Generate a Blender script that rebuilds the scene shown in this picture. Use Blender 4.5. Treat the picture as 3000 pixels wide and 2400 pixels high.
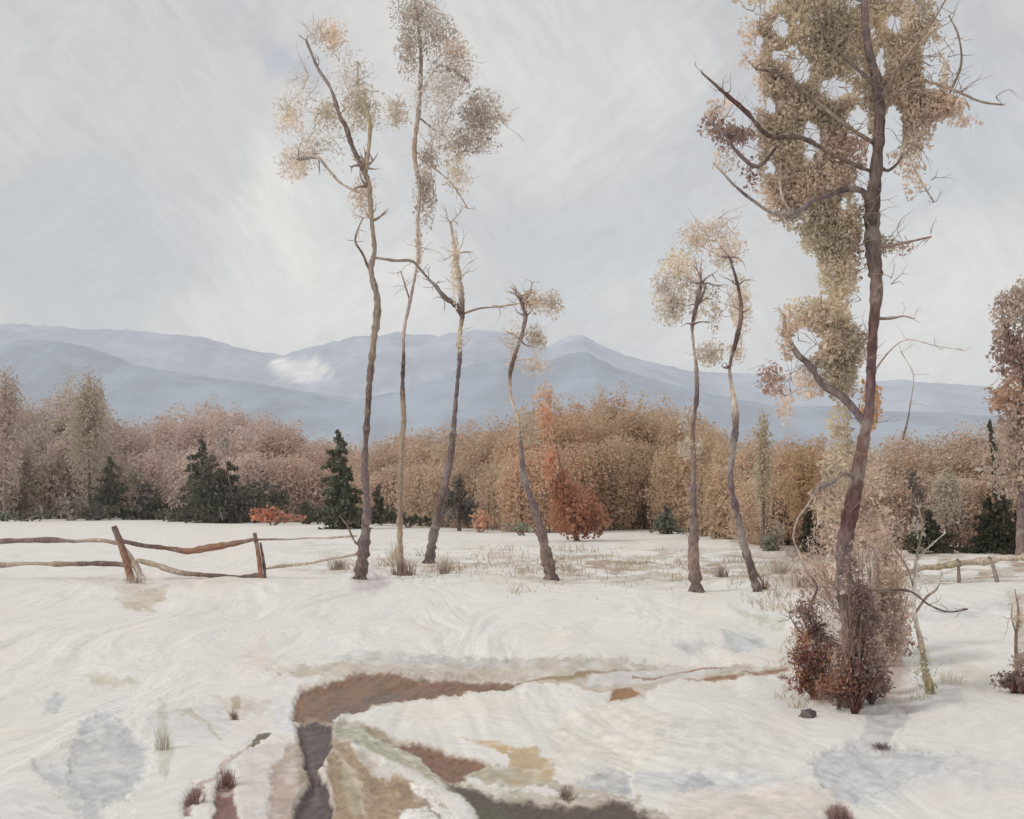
import bpy, math, random
import numpy as np
R = math.radians
for o in list(bpy.data.objects): bpy.data.objects.remove(o)
SC = bpy.context.scene
COL = SC.collection

# ------------------------------------------------------------------ camera
H = 2.5; FPX = 1100.0; HOR = 500.0; VS = 1024/2156
cam = bpy.data.objects.new('camera', bpy.data.cameras.new('camera')); COL.objects.link(cam)
cam.location = (0, 0, H); cam.rotation_euler = (R(90), 0, 0)
cam.data.sensor_width = 36; cam.data.lens = FPX*36/1024
cam.data.shift_y = (HOR-409.5)/1024
cam.data.clip_start = 0.1; cam.data.clip_end = 30000
SC.camera = cam
SC.render.resolution_x = 1024; SC.render.resolution_y = 819
SC.view_settings.view_transform = 'Standard'; SC.view_settings.look = 'None'
SC.view_settings.exposure = 0.0; SC.view_settings.gamma = 1
SC.cycles.volume_bounces = 1; SC.cycles.max_bounces = 6; SC.cycles.diffuse_bounces = 3

# ------------------------------------------------------------------ colour helpers
def lin(c):
    c = np.asarray(c, float)/255
    return np.where(c <= .04045, c/12.92, ((c+.055)/1.055)**2.4)
def rgba(c, k=1.0): return tuple(float(x) for x in np.clip(lin(c)*k, 0, .95)) + (1,)

class NT:
    def __init__(s, tree): s.t = tree; tree.nodes.clear()
    def n(s, ty, ins=None, **props):
        nd = s.t.nodes.new(ty)
        for k, v in props.items(): setattr(nd, k, v)
        for k, v in (ins or {}).items():
            sock = nd.inputs[k]
            if isinstance(v, bpy.types.NodeSocket): s.t.links.new(v, sock)
            else: sock.default_value = v
        return nd
    def mix(s, f, a, b, bt='MIX'):
        nd = s.t.nodes.new('ShaderNodeMix'); nd.data_type = 'RGBA'; nd.blend_type = bt
        for i, v in ((0, f), (6, a), (7, b)):
            if isinstance(v, bpy.types.NodeSocket): s.t.links.new(v, nd.inputs[i])
            else: nd.inputs[i].default_value = v
        return nd.outputs[2]
    def math(s, op, a, b=0.0, clamp=False):
        nd = s.t.nodes.new('ShaderNodeMath'); nd.operation = op; nd.use_clamp = clamp
        for i, v in ((0, a), (1, b)):
            if isinstance(v, bpy.types.NodeSocket): s.t.links.new(v, nd.inputs[i])
            else: nd.inputs[i].default_value = v
        return nd.outputs[0]
    def rng(s, v, a, b, c=0., d=1.):
        nd = s.n('ShaderNodeMapRange', {'Value': v, 'From Min': a, 'From Max': b, 'To Min': c, 'To Max': d})
        nd.interpolation_type = 'SMOOTHSTEP'; return nd.outputs[0]

# ------------------------------------------------------------------ world: overcast sky with cloud patches
SUN_EL, SUN_AZ = 38, -60      # soft light from the left, slightly behind the camera
W = bpy.data.worlds.new('World'); SC.world = W; W.use_nodes = True
N = NT(W.node_tree)
sky = N.n('ShaderNodeTexSky', sky_type='NISHITA', sun_disc=False, sun_elevation=R(SUN_EL), sun_rotation=R(180+SUN_AZ), dust_density=3.0)
skyc = N.mix(1.0, sky.outputs[0], (0.1, 0.1, 0.1, 1), 'MULTIPLY')
tc = N.n('ShaderNodeTexCoord')
def vdir(vx, vy):
    d = np.array([(vx*VS-512)/FPX, 1, -(vy*VS-HOR)/FPX]); return tuple(d/np.linalg.norm(d))
warp = N.n('ShaderNodeTexNoise', {'Vector': tc.outputs['Generated'], 'Scale': 7.0, 'Detail': 4.0, 'Roughness': .6})
wv = N.n('ShaderNodeVectorMath', {0: warp.outputs['Color'], 1: (.5, .5, .5)}, operation='SUBTRACT')
ws = N.n('ShaderNodeVectorMath', {0: wv.outputs[0], 'Scale': .26}, operation='SCALE')
wp = N.n('ShaderNodeVectorMath', {0: tc.outputs['Generated'], 1: ws.outputs[0]}, operation='ADD')
big = N.n('ShaderNodeTexNoise', {'Vector': wp.outputs[0], 'Scale': 3.2, 'Detail': 5.0, 'Roughness': .5})
cl = N.mix(N.rng(big.outputs[0], .36, .64), rgba((190, 193, 199)), rgba((226, 225, 220)))
# broad cloud banks where the overcast is thicker (greyer) or thinner (brighter)
for (vx, vy, rad, c, st) in [(560, 500, .17, (244, 243, 236), .9), (250, 640, .10, (208, 213, 213), .5), (760, 640, .16, (236, 236, 231), .85),
                             (150, 330, .15, (188, 194, 201), .75), (60, 560, .14, (192, 198, 201), .7), (1330, 60, .13, (184, 190, 199), .8), (1290, 470, .15, (186, 195, 207), .8),
                             (1330, 620, .12, (211, 217, 222), .6), (1230, 200, .15, (228, 227, 222), .8), (2030, 300, .10, (184, 195, 208), .8),
                             (1950, 560, .09, (190, 200, 210), .75), (2000, 720, .13, (236, 236, 233), .85), (1500, 760, .12, (220, 223, 223), .7),
                             (360, 280, .12, (196, 200, 205), .6), (330, 120, .15, (212, 213, 211), .5), (560, 30, .045, (182, 189, 202), .9)]:
    d = N.n('ShaderNodeVectorMath', {0: wp.outputs[0], 1: vdir(vx, vy)}, operation='DISTANCE')
    f = N.rng(d.outputs['Value'], rad*1.15, rad*.25, 0, st)
    cl = N.mix(f, cl, rgba(c))
# patchy dabs and fine streaks
w2 = N.n('ShaderNodeVectorMath', {0: wv.outputs[0], 'Scale': .13}, operation='SCALE')
wq = N.n('ShaderNodeVectorMath', {0: tc.outputs['Generated'], 1: w2.outputs[0]}, operation='ADD')
vor = N.n('ShaderNodeTexVoronoi', {'Vector': wq.outputs[0], 'Scale': 15.0, 'Randomness': 1.0})
vb = N.n('ShaderNodeSeparateColor', {0: vor.outputs['Color']})
vs_ = N.n('ShaderNodeTexVoronoi', {'Vector': wq.outputs[0], 'Scale': 9.0, 'Randomness': 1.0, 'Smoothness': .6}, feature='SMOOTH_F1')
vb = N.n('ShaderNodeSeparateColor', {0: vs_.outputs['Color']})
cl = N.mix(N.rng(vb.outputs[0], 0, 1, 0, .5), cl, rgba((188, 195, 206)))
cl = N.mix(N.rng(vb.outputs[1], .3, 1, 0, .42), cl, rgba((234, 232, 226)))
w3 = N.n('ShaderNodeVectorMath', {0: wv.outputs[0], 'Scale': .035}, operation='SCALE')
wr = N.n('ShaderNodeVectorMath', {0: tc.outputs['Generated'], 1: w3.outputs[0]}, operation='ADD')
g1 = N.n('ShaderNodeMapping', {'Vector': wr.outputs[0], 'Rotation': (0, R(52), 0), 'Scale': (1/22, 1/22, 1/110)}, vector_type='TEXTURE')
fs = N.n('ShaderNodeTexNoise', {'Vector': g1.outputs[0], 'Scale': 1.0, 'Detail': 4.0, 'Roughness': .7})
g2 = N.n('ShaderNodeMapping', {'Vector': wr.outputs[0], 'Rotation': (0, R(-35), 0), 'Scale': (1/26, 1/26, 1/100)}, vector_type='TEXTURE')
ft = N.n('ShaderNodeTexNoise', {'Vector': g2.outputs[0], 'Scale': 1.0, 'Detail': 4.0, 'Roughness': .7})
sel = N.n('ShaderNodeTexNoise', {'Vector': tc.outputs['Generated'], 'Scale': 9.0, 'Detail': 2.0})
fm = N.mix(N.rng(sel.outputs[0], .40, .60), fs.outputs[0], ft.outputs[0])
fine = N.rng(fm, .3, .7, .94, 1.06)
cf = N.n('ShaderNodeCombineColor', {0: fine, 1: fine, 2: fine})
cl = N.mix(1.0, cl, cf.outputs[0], 'MULTIPLY')
cl = N.mix(1.0, cl, (1.03, 1.005, .98, 1), 'MULTIPLY')
allc = N.mix(.95, skyc, cl)
bg = N.n('ShaderNodeBackground', {'Color': allc, 'Strength': 1.0})
N.n('ShaderNodeOutputWorld', {'Surface': bg.outputs[0]})

# ------------------------------------------------------------------ sun behind the cloud
sl = bpy.data.lights.new('sun', 'SUN'); sl.energy = 1.5; sl.angle = R(10); sl.color = (1, .96, .9)
sun = bpy.data.objects.new('sun', sl); COL.objects.link(sun)
sun.rotation_euler = (R(90-SUN_EL), 0, R(SUN_AZ)); sun.location = (-30, -20, 40)

# ------------------------------------------------------------------ numpy noise
def _hash(ix, iy, seed):
    h = (ix.astype(np.int64)*374761393 + iy.astype(np.int64)*668265263 + seed*1442695041) & 0xffffffff
    h = ((h ^ (h >> 13))*1274126177) & 0xffffffff
    h = h ^ (h >> 16)
    return (h & 0xffff)/65535.0
def vnoise(x, y, seed=0):
    x = np.asarray(x, float); y = np.asarray(y, float)
    ix = np.floor(x); iy = np.floor(y); fx = x-ix; fy = y-iy
    fx = fx*fx*(3-2*fx); fy = fy*fy*(3-2*fy)
    a = _hash(ix, iy, seed); b = _hash(ix+1, iy, seed); c = _hash(ix, iy+1, seed); d = _hash(ix+1, iy+1, seed)
    return (a*(1-fx)+b*fx)*(1-fy)+(c*(1-fx)+d*fx)*fy
def fbm(x, y, seed=0, oc=4, rough=.5):
    s = 0; a = 1; t = 0
    for i in range(oc):
        s = s + a*(vnoise(x*2**i+i*17.3, y*2**i-i*9.1, seed+i)-.5); t += a; a *= rough
    return s/t*2     # about -1..1

def wx(vx, D): return (vx*VS-512)/FPX*D
def wz(vy, D): return H-(vy*VS-HOR)/FPX*D
def dist(vy): return H*FPX/(vy*VS-HOR)
PX = lambda D: D/FPX
VP = lambda D: D/FPX*VS          # metres per painting unit at distance D

# ------------------------------------------------------------------ ground layout (outlines given as seen from the standpoint, laid on the snow sheet)
def z6(*p): return [(x*.5, 1221.7+y*.5) for x, y in p]
def z7(*p): return [(1078+x*.5, 1221.7+y*.5) for x, y in p]
def z3(*p): return [(1293.6+x*.479, 718.7+y*.479) for x, y in p]
def stroke(pts, w):
    "a tapered band along a line"
    pts = np.array(pts, float); n = len(pts)
    t = np.gradient(pts, axis=0); t /= np.linalg.norm(t, axis=1)[:, None]+1e-9
    nr = np.stack([-t[:, 1], t[:, 0]], 1)
    ww = w*(.35+.65*np.sin(np.linspace(.15, math.pi-.15, n)))[:, None]/2
    return [tuple(p) for p in pts+nr*ww]+[tuple(p) for p in (pts-nr*ww)[::-1]]
# outline, colour, edge softness, edge wobble, strength, sink (m)
G = []
def g(poly, c, soft=3, wob=5, st=1.0, sink=0.0): G.append((np.array(poly, float), c, soft, wob, st, sink))
# cool grey shadow patches painted into the snow colour, and creamy drifts
g(z6((350,590),(480,570),(640,700),(600,820),(540,920),(400,960),(270,850),(310,700)), (192,192,194), 6, 9, .95, .03)
g(z6((110,770),(240,790),(330,850),(460,1010),(380,1040),(200,860)), (187,189,191), 8, 8, .8, .02)
g(z6((235,455),(285,480),(245,560),(180,570),(190,510)), (189,190,192), 4, 4, .9)
g(z6((600,560),(900,520),(1000,560),(960,640),(820,700),(640,690)), (204,203,204), 8, 8, .6)
g(z6((-40,850),(200,900),(300,1040),(-40,1040)), (209,208,209), 15, 10, .6)
g(z6((1030,700),(1230,660),(1230,1040),(1020,1040),(980,900)), (208,198,193), 10, 8, .75)
g(z6((1140,500),(1240,480),(1240,620),(1150,640)), (214,214,216), 6, 8, .8)
g(z6((870,480),(1000,500),(1150,500),(1120,560),(980,560)), (203,190,182), 6, 7, .7)
g(z6((1050,250),(1120,240),(1150,330),(1080,400),(1000,380)), (224,211,204), 10, 6, .7)
g(z7((150,560),(330,520),(560,520),(700,600),(650,700),(500,780),(170,770)), (222,216,205), 12, 9, .8)
g(z7((600,600),(1100,540),(1200,700),(1100,810),(700,800)), (212,208,204), 12, 10, .7)
g(z7((1250,740),(1400,700),(1500,690),(1700,690),(1830,720),(1840,780),(1650,830),(1450,930),(1380,930),(1290,850)), (193,193,195), 7, 9, .95, .05)
g(z7((1480,560),(1560,530),(1700,520),(1640,610),(1570,700),(1400,710),(1390,690),(1500,640)), (192,187,190), 6, 7, .9, .03)
g(z7((1290,870),(1830,700),(2000,760),(2020,860),(1850,840),(1500,950)), (202,202,203), 10, 9, .6)
g(z7((1400,500),(1900,470),(1900,530),(1500,560)), (207,205,204), 8, 8, .7)
g(z7((500,790),(700,780),(1000,815),(1230,820),(1180,850),(900,870),(700,890),(520,860)), (202,203,204), 6, 8, .85)
g(z7((270,845),(330,800),(400,765),(490,795),(500,880),(350,870)), (182,182,184), 4, 6, .95, .03)
g(z7((700,850),(740,800),(800,788),(855,830),(800,872)), (180,180,182), 4, 5, .95, .03)
g(z7((680,880),(1350,860),(1330,1040),(640,1040)), (210,200,191), 12, 10, .8)
g(z7((1840,760),(2200,740),(2200,880),(1900,900)), (210,209,209), 14, 10, .5)
g(z7((680,262),(820,250),(862,285),(740,312)), (199,198,199), 4, 5, .9, .02)
g(z7((890,218),(1000,225),(1062,240),(1082,290),(980,312),(900,290)), (192,194,195), 5, 5, .95, .03)
g(z7((905,95),(1000,135),(1150,165),(1142,205),(1050,180),(950,150)), (190,187,171), 4, 4, .8)
g(z7((2080,50),(2180,60),(2180,300),(2130,290),(2105,150)), (185,172,158), 5, 5, .8)
g(z7((1500,150),(1800,110),(2100,70),(2090,130),(1850,170),(1560,180)), (204,202,204), 6, 7, .8)
g(z7((1560,330),(1680,330),(1690,470),(1560,500)), (200,194,188), 8, 8, .7)
g(z7((1850,330),(2020,380),(2000,470),(1880,440)), (207,201,186), 8, 8, .7)
# the track: pale verge, mud at the bend, two ruts and the grassy strip between
g(z6((1130,360),(1250,345),(1500,330),(1800,310),(2156,330),(2400,330),(2700,335),(2990,370),(3340,370),(3310,400),(2860,425),(2720,465),(2630,482),(2350,440),(2160,415),(1600,400),(1300,405),(1180,395)), (189,179,165), 4, 6, .9, .03)
g(z6((1350,310),(1600,300),(2100,330),(2300,350),(2100,365),(1500,345)), (197,195,195), 5, 6, .8)
g(z7((330,395),(600,365),(900,372),(860,395),(560,425),(300,440)), (205,203,203), 4, 5, .9)
g(z6((1232,575),(1250,500),(1270,448),(1400,422),(1520,392),(1640,390),(1740,415),(1900,425),(2100,418),(2190,425),(2156,440),(1980,465),(1750,492),(1560,515),(1450,560),(1380,590),(1330,610)), (124,92,70), 2.5, 6, 1, .10)
g(z6((1380,520),(1600,455),(1780,470),(1560,505),(1440,545),(1370,560)), (106,88,82), 4, 5, .85, .0)
g(z6((1700,415),(1780,400),(2040,395),(2060,410),(1900,425)), (178,163,150), 3, 4, .8)
g(z6((1235,660),(1300,660),(1320,830),(1260,870),(1225,1040),(1120,1040),(1150,760)), (176,158,145), 6, 6, .9, .03)
g(z6((1240,690),(1290,690),(1300,800),(1260,860)), (140,127,112), 4, 5, .8)
g(z6((1395,590),(1450,580),(1520,610),(1880,770),(1950,850),(1915,885),(1750,800),(1600,740),(1400,650)), (172,169,152), 4, 6, 1, .03)
g(z6((1390,640),(1480,700),(1600,760),(1750,850),(1850,940),(1960,1040),(1370,1040),(1400,900),(1370,780)), (160,140,118), 4, 7, 1, .05)
g(z6((1430,740),(1500,800),(1540,950),(1480,960),(1440,850)), (178,170,148), 5, 5, .8)
g(z6((1480,700),(1600,745),(1660,810),(1600,820),(1520,760)), (214,208,202), 3, 5, .95)
g(z6((1720,845),(1790,850),(1860,905),(1840,960),(1740,920)), (220,214,210), 2.5, 5, 1)
g(z6((1680,960),(1850,950),(2010,1000),(2020,1040),(1690,1040)), (222,219,216), 2.5, 5, 1)
g(z6((1830,820),(1950,900),(2000,960),(1960,980),(1860,890)), (214,213,210), 3, 5, .9)
g(z6((1248,600),(1330,562),(1400,600),(1395,700),(1345,790),(1395,900),(1400,1040),(1232,1040),(1240,930),(1300,830),(1275,740)), (84,70,68), 2.5, 7, 1, .14)
g(z6((1500,595),(1620,650),(1660,690),(1600,680),(1530,625)), (150,130,110), 3, 4, .8)
g(z6((1640,700),(1750,684),(1880,712),(2000,738),(2062,765),(1960,800),(1965,835),(1890,858),(1820,790),(1740,720)), (126,92,70), 3, 6, 1, .08)
g(z6((1930,650),(2100,665),(2160,700),(2120,720),(2050,690)), (196,164,116), 2, 3, .8)
g(z6((1960,790),(2100,760),(2250,790),(2200,870),(2040,850)), (170,160,140), 4, 6, .9)
g(z7((-10,690),(90,690),(190,770),(150,850),(0,850)), (186,164,128), 4, 6, .9)
g(z7((-60,860),(150,900),(400,900),(640,960),(700,1010),(600,1040),(-60,1040)), (165,155,140), 6, 9, .9, .01)
g(z6((1885,850),(1990,872),(2100,925),(2250,935),(2400,930),(2480,940),(2560,915),(2640,930),(2780,985),(2830,1040),(2020,1040),(1985,950)), (80, 66, 58), 5, 9, 1, .03)
g(z6((2010,920),(2110,950),(2156,1000),(2060,1040),(2010,980)), (80,80,55), 4, 5, .8)
g(z7((190,845),(260,840),(285,880),(250,930),(210,900)), (140,116,98), 3, 4, .9, .03)
g(stroke(z6((1480,690),(1620,770),(1800,850),(1960,930),(2010,1000)), 15), (212,210,204), 3, 5, .9)
g(stroke(z6((1450,600),(1600,690),(1780,770),(1900,840)), 7), (196,194,180), 2, 4, .8)
g(stroke(z6((1400,700),(1460,770),(1520,860),(1540,980)), 12), (196,182,164), 3, 5, .9)
g(stroke(z6((1560,850),(1680,860),(1780,930),(1860,1010)), 14), (138,116,98), 3, 6, .8)
g(stroke(z6((1400,560),(1470,535),(1500,545)), 14), (214,214,214), 2, 3, .9)
g(stroke(z6((1960,850),(2100,890),(2300,915),(2500,925)), 12), (196,190,176), 3, 5, .85)
g(stroke(z6((1960,800),(2150,800),(2300,840),(2480,880),(2700,910)), 18), (182,174,158), 3, 6, .85)
g(stroke(z6((1100,470),(1200,440),(1260,430)), 12), (222,220,216), 3, 4, .9)
g(stroke(z6((1310,700),(1340,800),(1325,900)), 10), (116,98,94), 4, 6, .7)
g(stroke(z6((1270,470),(1255,560)), 12), (150,110,78), 3, 4, .8)
g(z6((985,600),(1120,600),(1110,640),(1000,660)), (216,206,200), 6, 7, .8)
# left tracks of bare earth
g(z6((938,790),(978,780),(985,880),(1008,1040),(905,1040),(903,900)), (122,84,76), 3, 5, .95, .06)
g(z6((790,905),(822,845),(862,875),(820,930),(805,985),(772,990)), (128,90,82), 3, 5, .9, .04)
g(stroke(z6((820,850),(900,830),(950,760),(1060,690)), 9), (178,155,145), 2, 3, .8)
g(stroke(z6((1055,700),(1090,660),(1140,640)), 12), (96,84,62), 1.5, 3, .95, .02)
g(z6((650,690),(675,500),(708,510),(700,660),(742,720),(700,825),(680,800)), (186,181,166), 4, 5, .65)
g(stroke(z6((700,550),(800,552),(880,600),(930,680)), 12), (190,182,166), 3, 4, .8)
g(z6((350,395),(420,400),(580,415),(560,435),(400,435)), (190,184,160), 4, 5, .6)
g(z6((975,490),(1010,485),(1015,530),(980,545)), (170,160,135), 2, 3, .9)
g(z6((965,550),(1000,560),(1005,590),(975,575)), (140,96,82), 2, 3, .9)
# thin bare lines along the track
g(stroke(z7((510,403),(600,410),(700,385),(800,375),(905,372)), 6), (150,112,92), 1.5, 2, .9)
g(stroke(z7((720,420),(850,418),(950,410),(1050,392),(1160,385)), 9), (146,106,70), 1.5, 2, .95)
g(stroke(z7((0,425),(160,405),(260,408),(330,390),(560,365)), 5), (150,125,100), 1.5, 2, .9)
g(stroke(z7((150,412),(240,415),(325,395)), 10), (148,130,100), 2, 3, .8)
g(z7((410,498),(430,450),(470,438),(505,445),(548,472),(480,490)), (148,108,74), 2, 4, 1, .04)
g(z7((1118,412),(1135,400),(1165,405),(1155,425),(1130,428)), (150,132,128), 2, 3, .9)
g(z7((1325,960),(1380,932),(1450,1000),(1450,1040),(1330,1040)), (142,112,106), 3, 5, 1, .05)
# stained patch beside the post, thin snow round the tree feet
g([(238,1240),(290,1222),(350,1235),(352,1262),(318,1285),(262,1278)], (196,184,166), 6, 8, .9)
g([(120,1222),(300,1205),(560,1215),(560,1232),(300,1236)], (216,205,200), 8, 6, .6)
g([(740,1190),(800,1200),(825,1230),(780,1250),(745,1240)], (196,186,188), 6, 7, .8)
g([(1600,1150),(1840,1160),(1900,1240),(1880,1300),(1700,1250),(1620,1215)], (186,172,158), 10, 14, .75)
g([(1690,1300),(1900,1290),(1910,1480),(1720,1480)], (176,160,148), 12, 12, .75)
g([(1640,1145),(1760,1150),(1750,1175),(1660,1180)], (140,120,110), 5, 6, .8)
g([(1550,1108),(2170,1140),(2170,1156),(1560,1150)], (196,186,170), 6, 6, .6)

def ground_z(x, y):
    a = np.clip((np.asarray(y, float)-6)/10, 0, 1)
    z = .05*fbm(x*.22, y*.16, 5, 3)+.018*fbm(x*.9, y*.55, 11, 3)
    # soft drift bank behind the track and a slight hollow in front
    return z*a
def relief(x, y):
    "wind-carved crust: short ridges that change direction from drift to drift"
    w1 = fbm(x*.5, y*.15, 201, 2)*1.2; w2 = fbm(x*.5+9, y*.15, 202, 2)*3
    a = fbm((x*1.0+y*.22)*2.2+w1*3, (y*.25-x*.5)*1.0+w2, 203, 3, .45)
    b = fbm((x*.8-y*.25)*2.4+w1*3, (y*.25+x*.6)*1.0+w2, 204, 3, .45)
    k = np.clip(fbm(x*.45, y*.10, 205, 2)*4+.5, 0, 1)
    k2 = np.clip((y-4)/4, 0, 1)*np.clip((90-y)/50, 0, 1)
    return (a*k+b*(1-k))*.042*k2+.07*k2*fbm(x*.75+w1*.4, y*.38, 210, 2)
def noisy_sd(poly, px, py, wob):
    n1 = fbm(px/16, py/11, 31, 3)*wob; n2 = fbm(px/16+50, py/11+9, 77, 3)*wob
    qx = px+n1; qy = py+n2
    x0 = poly; x1 = np.roll(poly, -1, 0)
    d = np.full(qx.shape, 1e9); inside = np.zeros(qx.shape, bool)
    for (ax, ay), (bx, by) in zip(x0, x1):
        ex, ey = bx-ax, by-ay
        t = np.clip(((qx-ax)*ex+(qy-ay)*ey)/(ex*ex+ey*ey+1e-9), 0, 1)
        d = np.minimum(d, np.hypot(qx-ax-t*ex, qy-ay-t*ey))
        c = ((ay > qy) != (by > qy))
        with np.errstate(divide='ignore', invalid='ignore'):
            xi = ax+(qy-ay)*ex/(ey if abs(ey) > 1e-9 else 1e-9)
        inside ^= c & (qx < xi)
    return np.where(inside, -d, d)+fbm(px/6, py/4, 99, 2)*min(wob, 6)*.5
def build_mesh(name, verts, faces_flat, nper, cols=None, mat=None, parent=None, loc=(0, 0, 0), smooth=False, domain='POINT'):
    verts = np.asarray(verts, np.float32)-np.asarray(loc, np.float32)
    me = bpy.data.meshes.new(name)
    ff = np.asarray(faces_flat, np.int32).ravel(); nf = len(ff)//nper
    me.vertices.add(len(verts)); me.vertices.foreach_set('co', verts.ravel())
    me.loops.add(len(ff)); me.loops.foreach_set('vertex_index', ff)
    me.polygons.add(nf); me.polygons.foreach_set('loop_start', np.arange(nf, dtype=np.int32)*nper)
    me.polygons.foreach_set('loop_total', np.full(nf, nper, np.int32))
    if smooth: me.polygons.foreach_set('use_smooth', np.ones(nf, bool))
    me.update(calc_edges=True)
    if cols is not None:
        a = me.color_attributes.new('tint', 'FLOAT_COLOR', 'POINT')
        c = np.ones((len(verts), 4), np.float32); c[:, :3] = cols
        a.data.foreach_set('color', c.ravel())
    if mat: me.materials.append(mat)
    o = bpy.data.objects.new(name, me); COL.objects.link(o)
    if parent is not None: o.parent = parent
    else: o.location = loc
    return o
def tag(o, label=None, cat=None, group=None, kind=None):
    if label: o['label'] = label
    if cat: o['category'] = cat
    if group: o['group'] = group
    if kind: o['kind'] = kind
    return o
def thing(name, loc, label, cat, group=None):
    o = bpy.data.objects.new(name, None); COL.objects.link(o); o.location = loc; o.empty_display_size = .3
    return tag(o, label, cat, group)

# ------------------------------------------------------------------ materials
def mat(name): m = bpy.data.materials.new(name); m.use_nodes = True; return m, NT(m.node_tree)
def foliage_mat():
    m, N = mat('foliage')
    a = N.n('ShaderNodeAttribute', attribute_name='tint')
    g_ = N.n('ShaderNodeNewGeometry')
    no = N.n('ShaderNodeTexNoise', {'Vector': g_.outputs['Position'], 'Scale': 2.5, 'Detail': 3.0})
    f = N.rng(no.outputs[0], .3, .7, .85, 1.15)
    c = N.mix(1.0, a.outputs['Color'], N.n('ShaderNodeCombineColor', {0: f, 1: f, 2: f}).outputs[0], 'MULTIPLY')
    d = N.n('ShaderNodeBsdfDiffuse', {'Color': c, 'Roughness': .6})
    t = N.n('ShaderNodeBsdfTranslucent', {'Color': c})
    s = N.n('ShaderNodeMixShader', {0: .5, 1: d.outputs[0], 2: t.outputs[0]})
    N.n('ShaderNodeOutputMaterial', {'Surface': s.outputs[0]}); return m
def bark_mat():
    m, N = mat('bark')
    a = N.n('ShaderNodeAttribute', attribute_name='tint')
    g_ = N.n('ShaderNodeNewGeometry')
    mp = N.n('ShaderNodeMapping', {'Vector': g_.outputs['Position'], 'Scale': (14, 14, 4)})
    no = N.n('ShaderNodeTexNoise', {'Vector': mp.outputs[0], 'Scale': 1.5, 'Detail': 6.0, 'Roughness': .65})
    n2 = N.n('ShaderNodeTexNoise', {'Vector': g_.outputs['Position'], 'Scale': 3.0, 'Detail': 3.0})
    f = N.rng(no.outputs[0], .3, .7, .6, 1.45)
    c = N.mix(1.0, a.outputs['Color'], N.n('ShaderNodeCombineColor', {0: f, 1: f, 2: f}).outputs[0], 'MULTIPLY')
    c = N.mix(N.rng(n2.outputs[0], .52, .64, 0, .5), c, rgba((172, 160, 150), .85))
    b = N.n('ShaderNodeBump', {'Strength': .7, 'Distance': .03, 'Height': no.outputs[0]})
    d = N.n('ShaderNodeBsdfPrincipled', {'Base Color': c, 'Roughness': .85, 'Normal': b.outputs[0]})
    d.inputs['Specular IOR Level'].default_value = .2
    N.n('ShaderNodeOutputMaterial', {'Surface': d.outputs[0]}); return m
def snow_mat():
    m, N = mat('snow')
    a = N.n('ShaderNodeAttribute', attribute_name='tint')
    g_ = N.n('ShaderNodeNewGeometry'); P = g_.outputs['Position']
    w = N.n('ShaderNodeTexNoise', {'Vector': P, 'Scale': .9, 'Detail': 3.0})
    ws = N.n('ShaderNodeVectorMath', {0: w.outputs['Color'], 'Scale': .5}, operation='SCALE')
    wp = N.n('ShaderNodeVectorMath', {0: P, 1: ws.outputs[0]}, operation='ADD')
    # strokes of wind crust in changing directions
    outs = []
    for rot, sc in ((12, (9, 1.6, 3)), (-38, (8, 1.8, 3)), (50, (9, 2.2, 3))):
        mp = N.n('ShaderNodeMapping', {'Vector': wp.outputs[0], 'Rotation': (0, 0, R(rot)), 'Scale': tuple(1/q for q in sc)}, vector_type='TEXTURE')
        outs.append(N.n('ShaderNodeTexNoise', {'Vector': mp.outputs[0], 'Scale': 1.0, 'Detail': 5.0, 'Roughness': .6}).outputs[0])
    mpv = N.n('ShaderNodeMapping', {'Vector': wp.outputs[0], 'Scale': (1.6, .45, 1)})
    vo = N.n('ShaderNodeTexVoronoi', {'Vector': mpv.outputs[0], 'Scale': 1.0})
    sc = N.n('ShaderNodeSeparateColor', {0: vo.outputs['Color']})
    h = N.mix(N.rng(sc.outputs[0], .3, .36), outs[0], outs[1]); h = N.mix(N.rng(sc.outputs[0], .66, .7), h, outs[2])
    h2 = N.math('ADD', h, N.math('MULTIPLY', sc.outputs[1], .35))
    c = a.outputs['Color']
    c = N.mix(N.rng(sc.outputs[2], 0, 1, 0, .35), c, N.mix(1.0, c, (1.015, 1.0, .975, 1), 'MULTIPLY'))
    c = N.mix(N.rng(sc.outputs[1], .4, 1, 0, .5), c, N.mix(1.0, c, (.94, .965, 1.0, 1), 'MULTIPLY'))
    f = N.rng(h, .3, .7, .95, 1.05)
    c = N.mix(1.0, c, N.n('ShaderNodeCombineColor', {0: f, 1: f, 2: f}).outputs[0], 'MULTIPLY')
    b = N.n('ShaderNodeBump', {'Strength': .5, 'Distance': .05, 'Height': h2})
    d = N.n('ShaderNodeBsdfPrincipled', {'Base Color': c, 'Roughness': N.rng(N.n('ShaderNodeSeparateColor', {0: c}).outputs[1], .08, .35, .38, .75), 'Normal': b.outputs[0]})
    d.inputs['Specular IOR Level'].default_value = .25
    N.n('ShaderNodeOutputMaterial', {'Surface': d.outputs[0]}); return m
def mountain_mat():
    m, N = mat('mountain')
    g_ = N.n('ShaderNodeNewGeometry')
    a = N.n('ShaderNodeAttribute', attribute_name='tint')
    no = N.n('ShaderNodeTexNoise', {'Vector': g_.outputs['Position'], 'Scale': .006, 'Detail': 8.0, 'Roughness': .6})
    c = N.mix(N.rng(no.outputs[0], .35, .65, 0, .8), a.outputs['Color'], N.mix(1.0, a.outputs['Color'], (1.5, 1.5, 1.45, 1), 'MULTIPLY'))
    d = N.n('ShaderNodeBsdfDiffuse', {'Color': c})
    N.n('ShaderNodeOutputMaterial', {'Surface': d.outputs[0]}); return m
M_F, M_B, M_S, M_M = foliage_mat(), bark_mat(), snow_mat(), mountain_mat()

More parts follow.
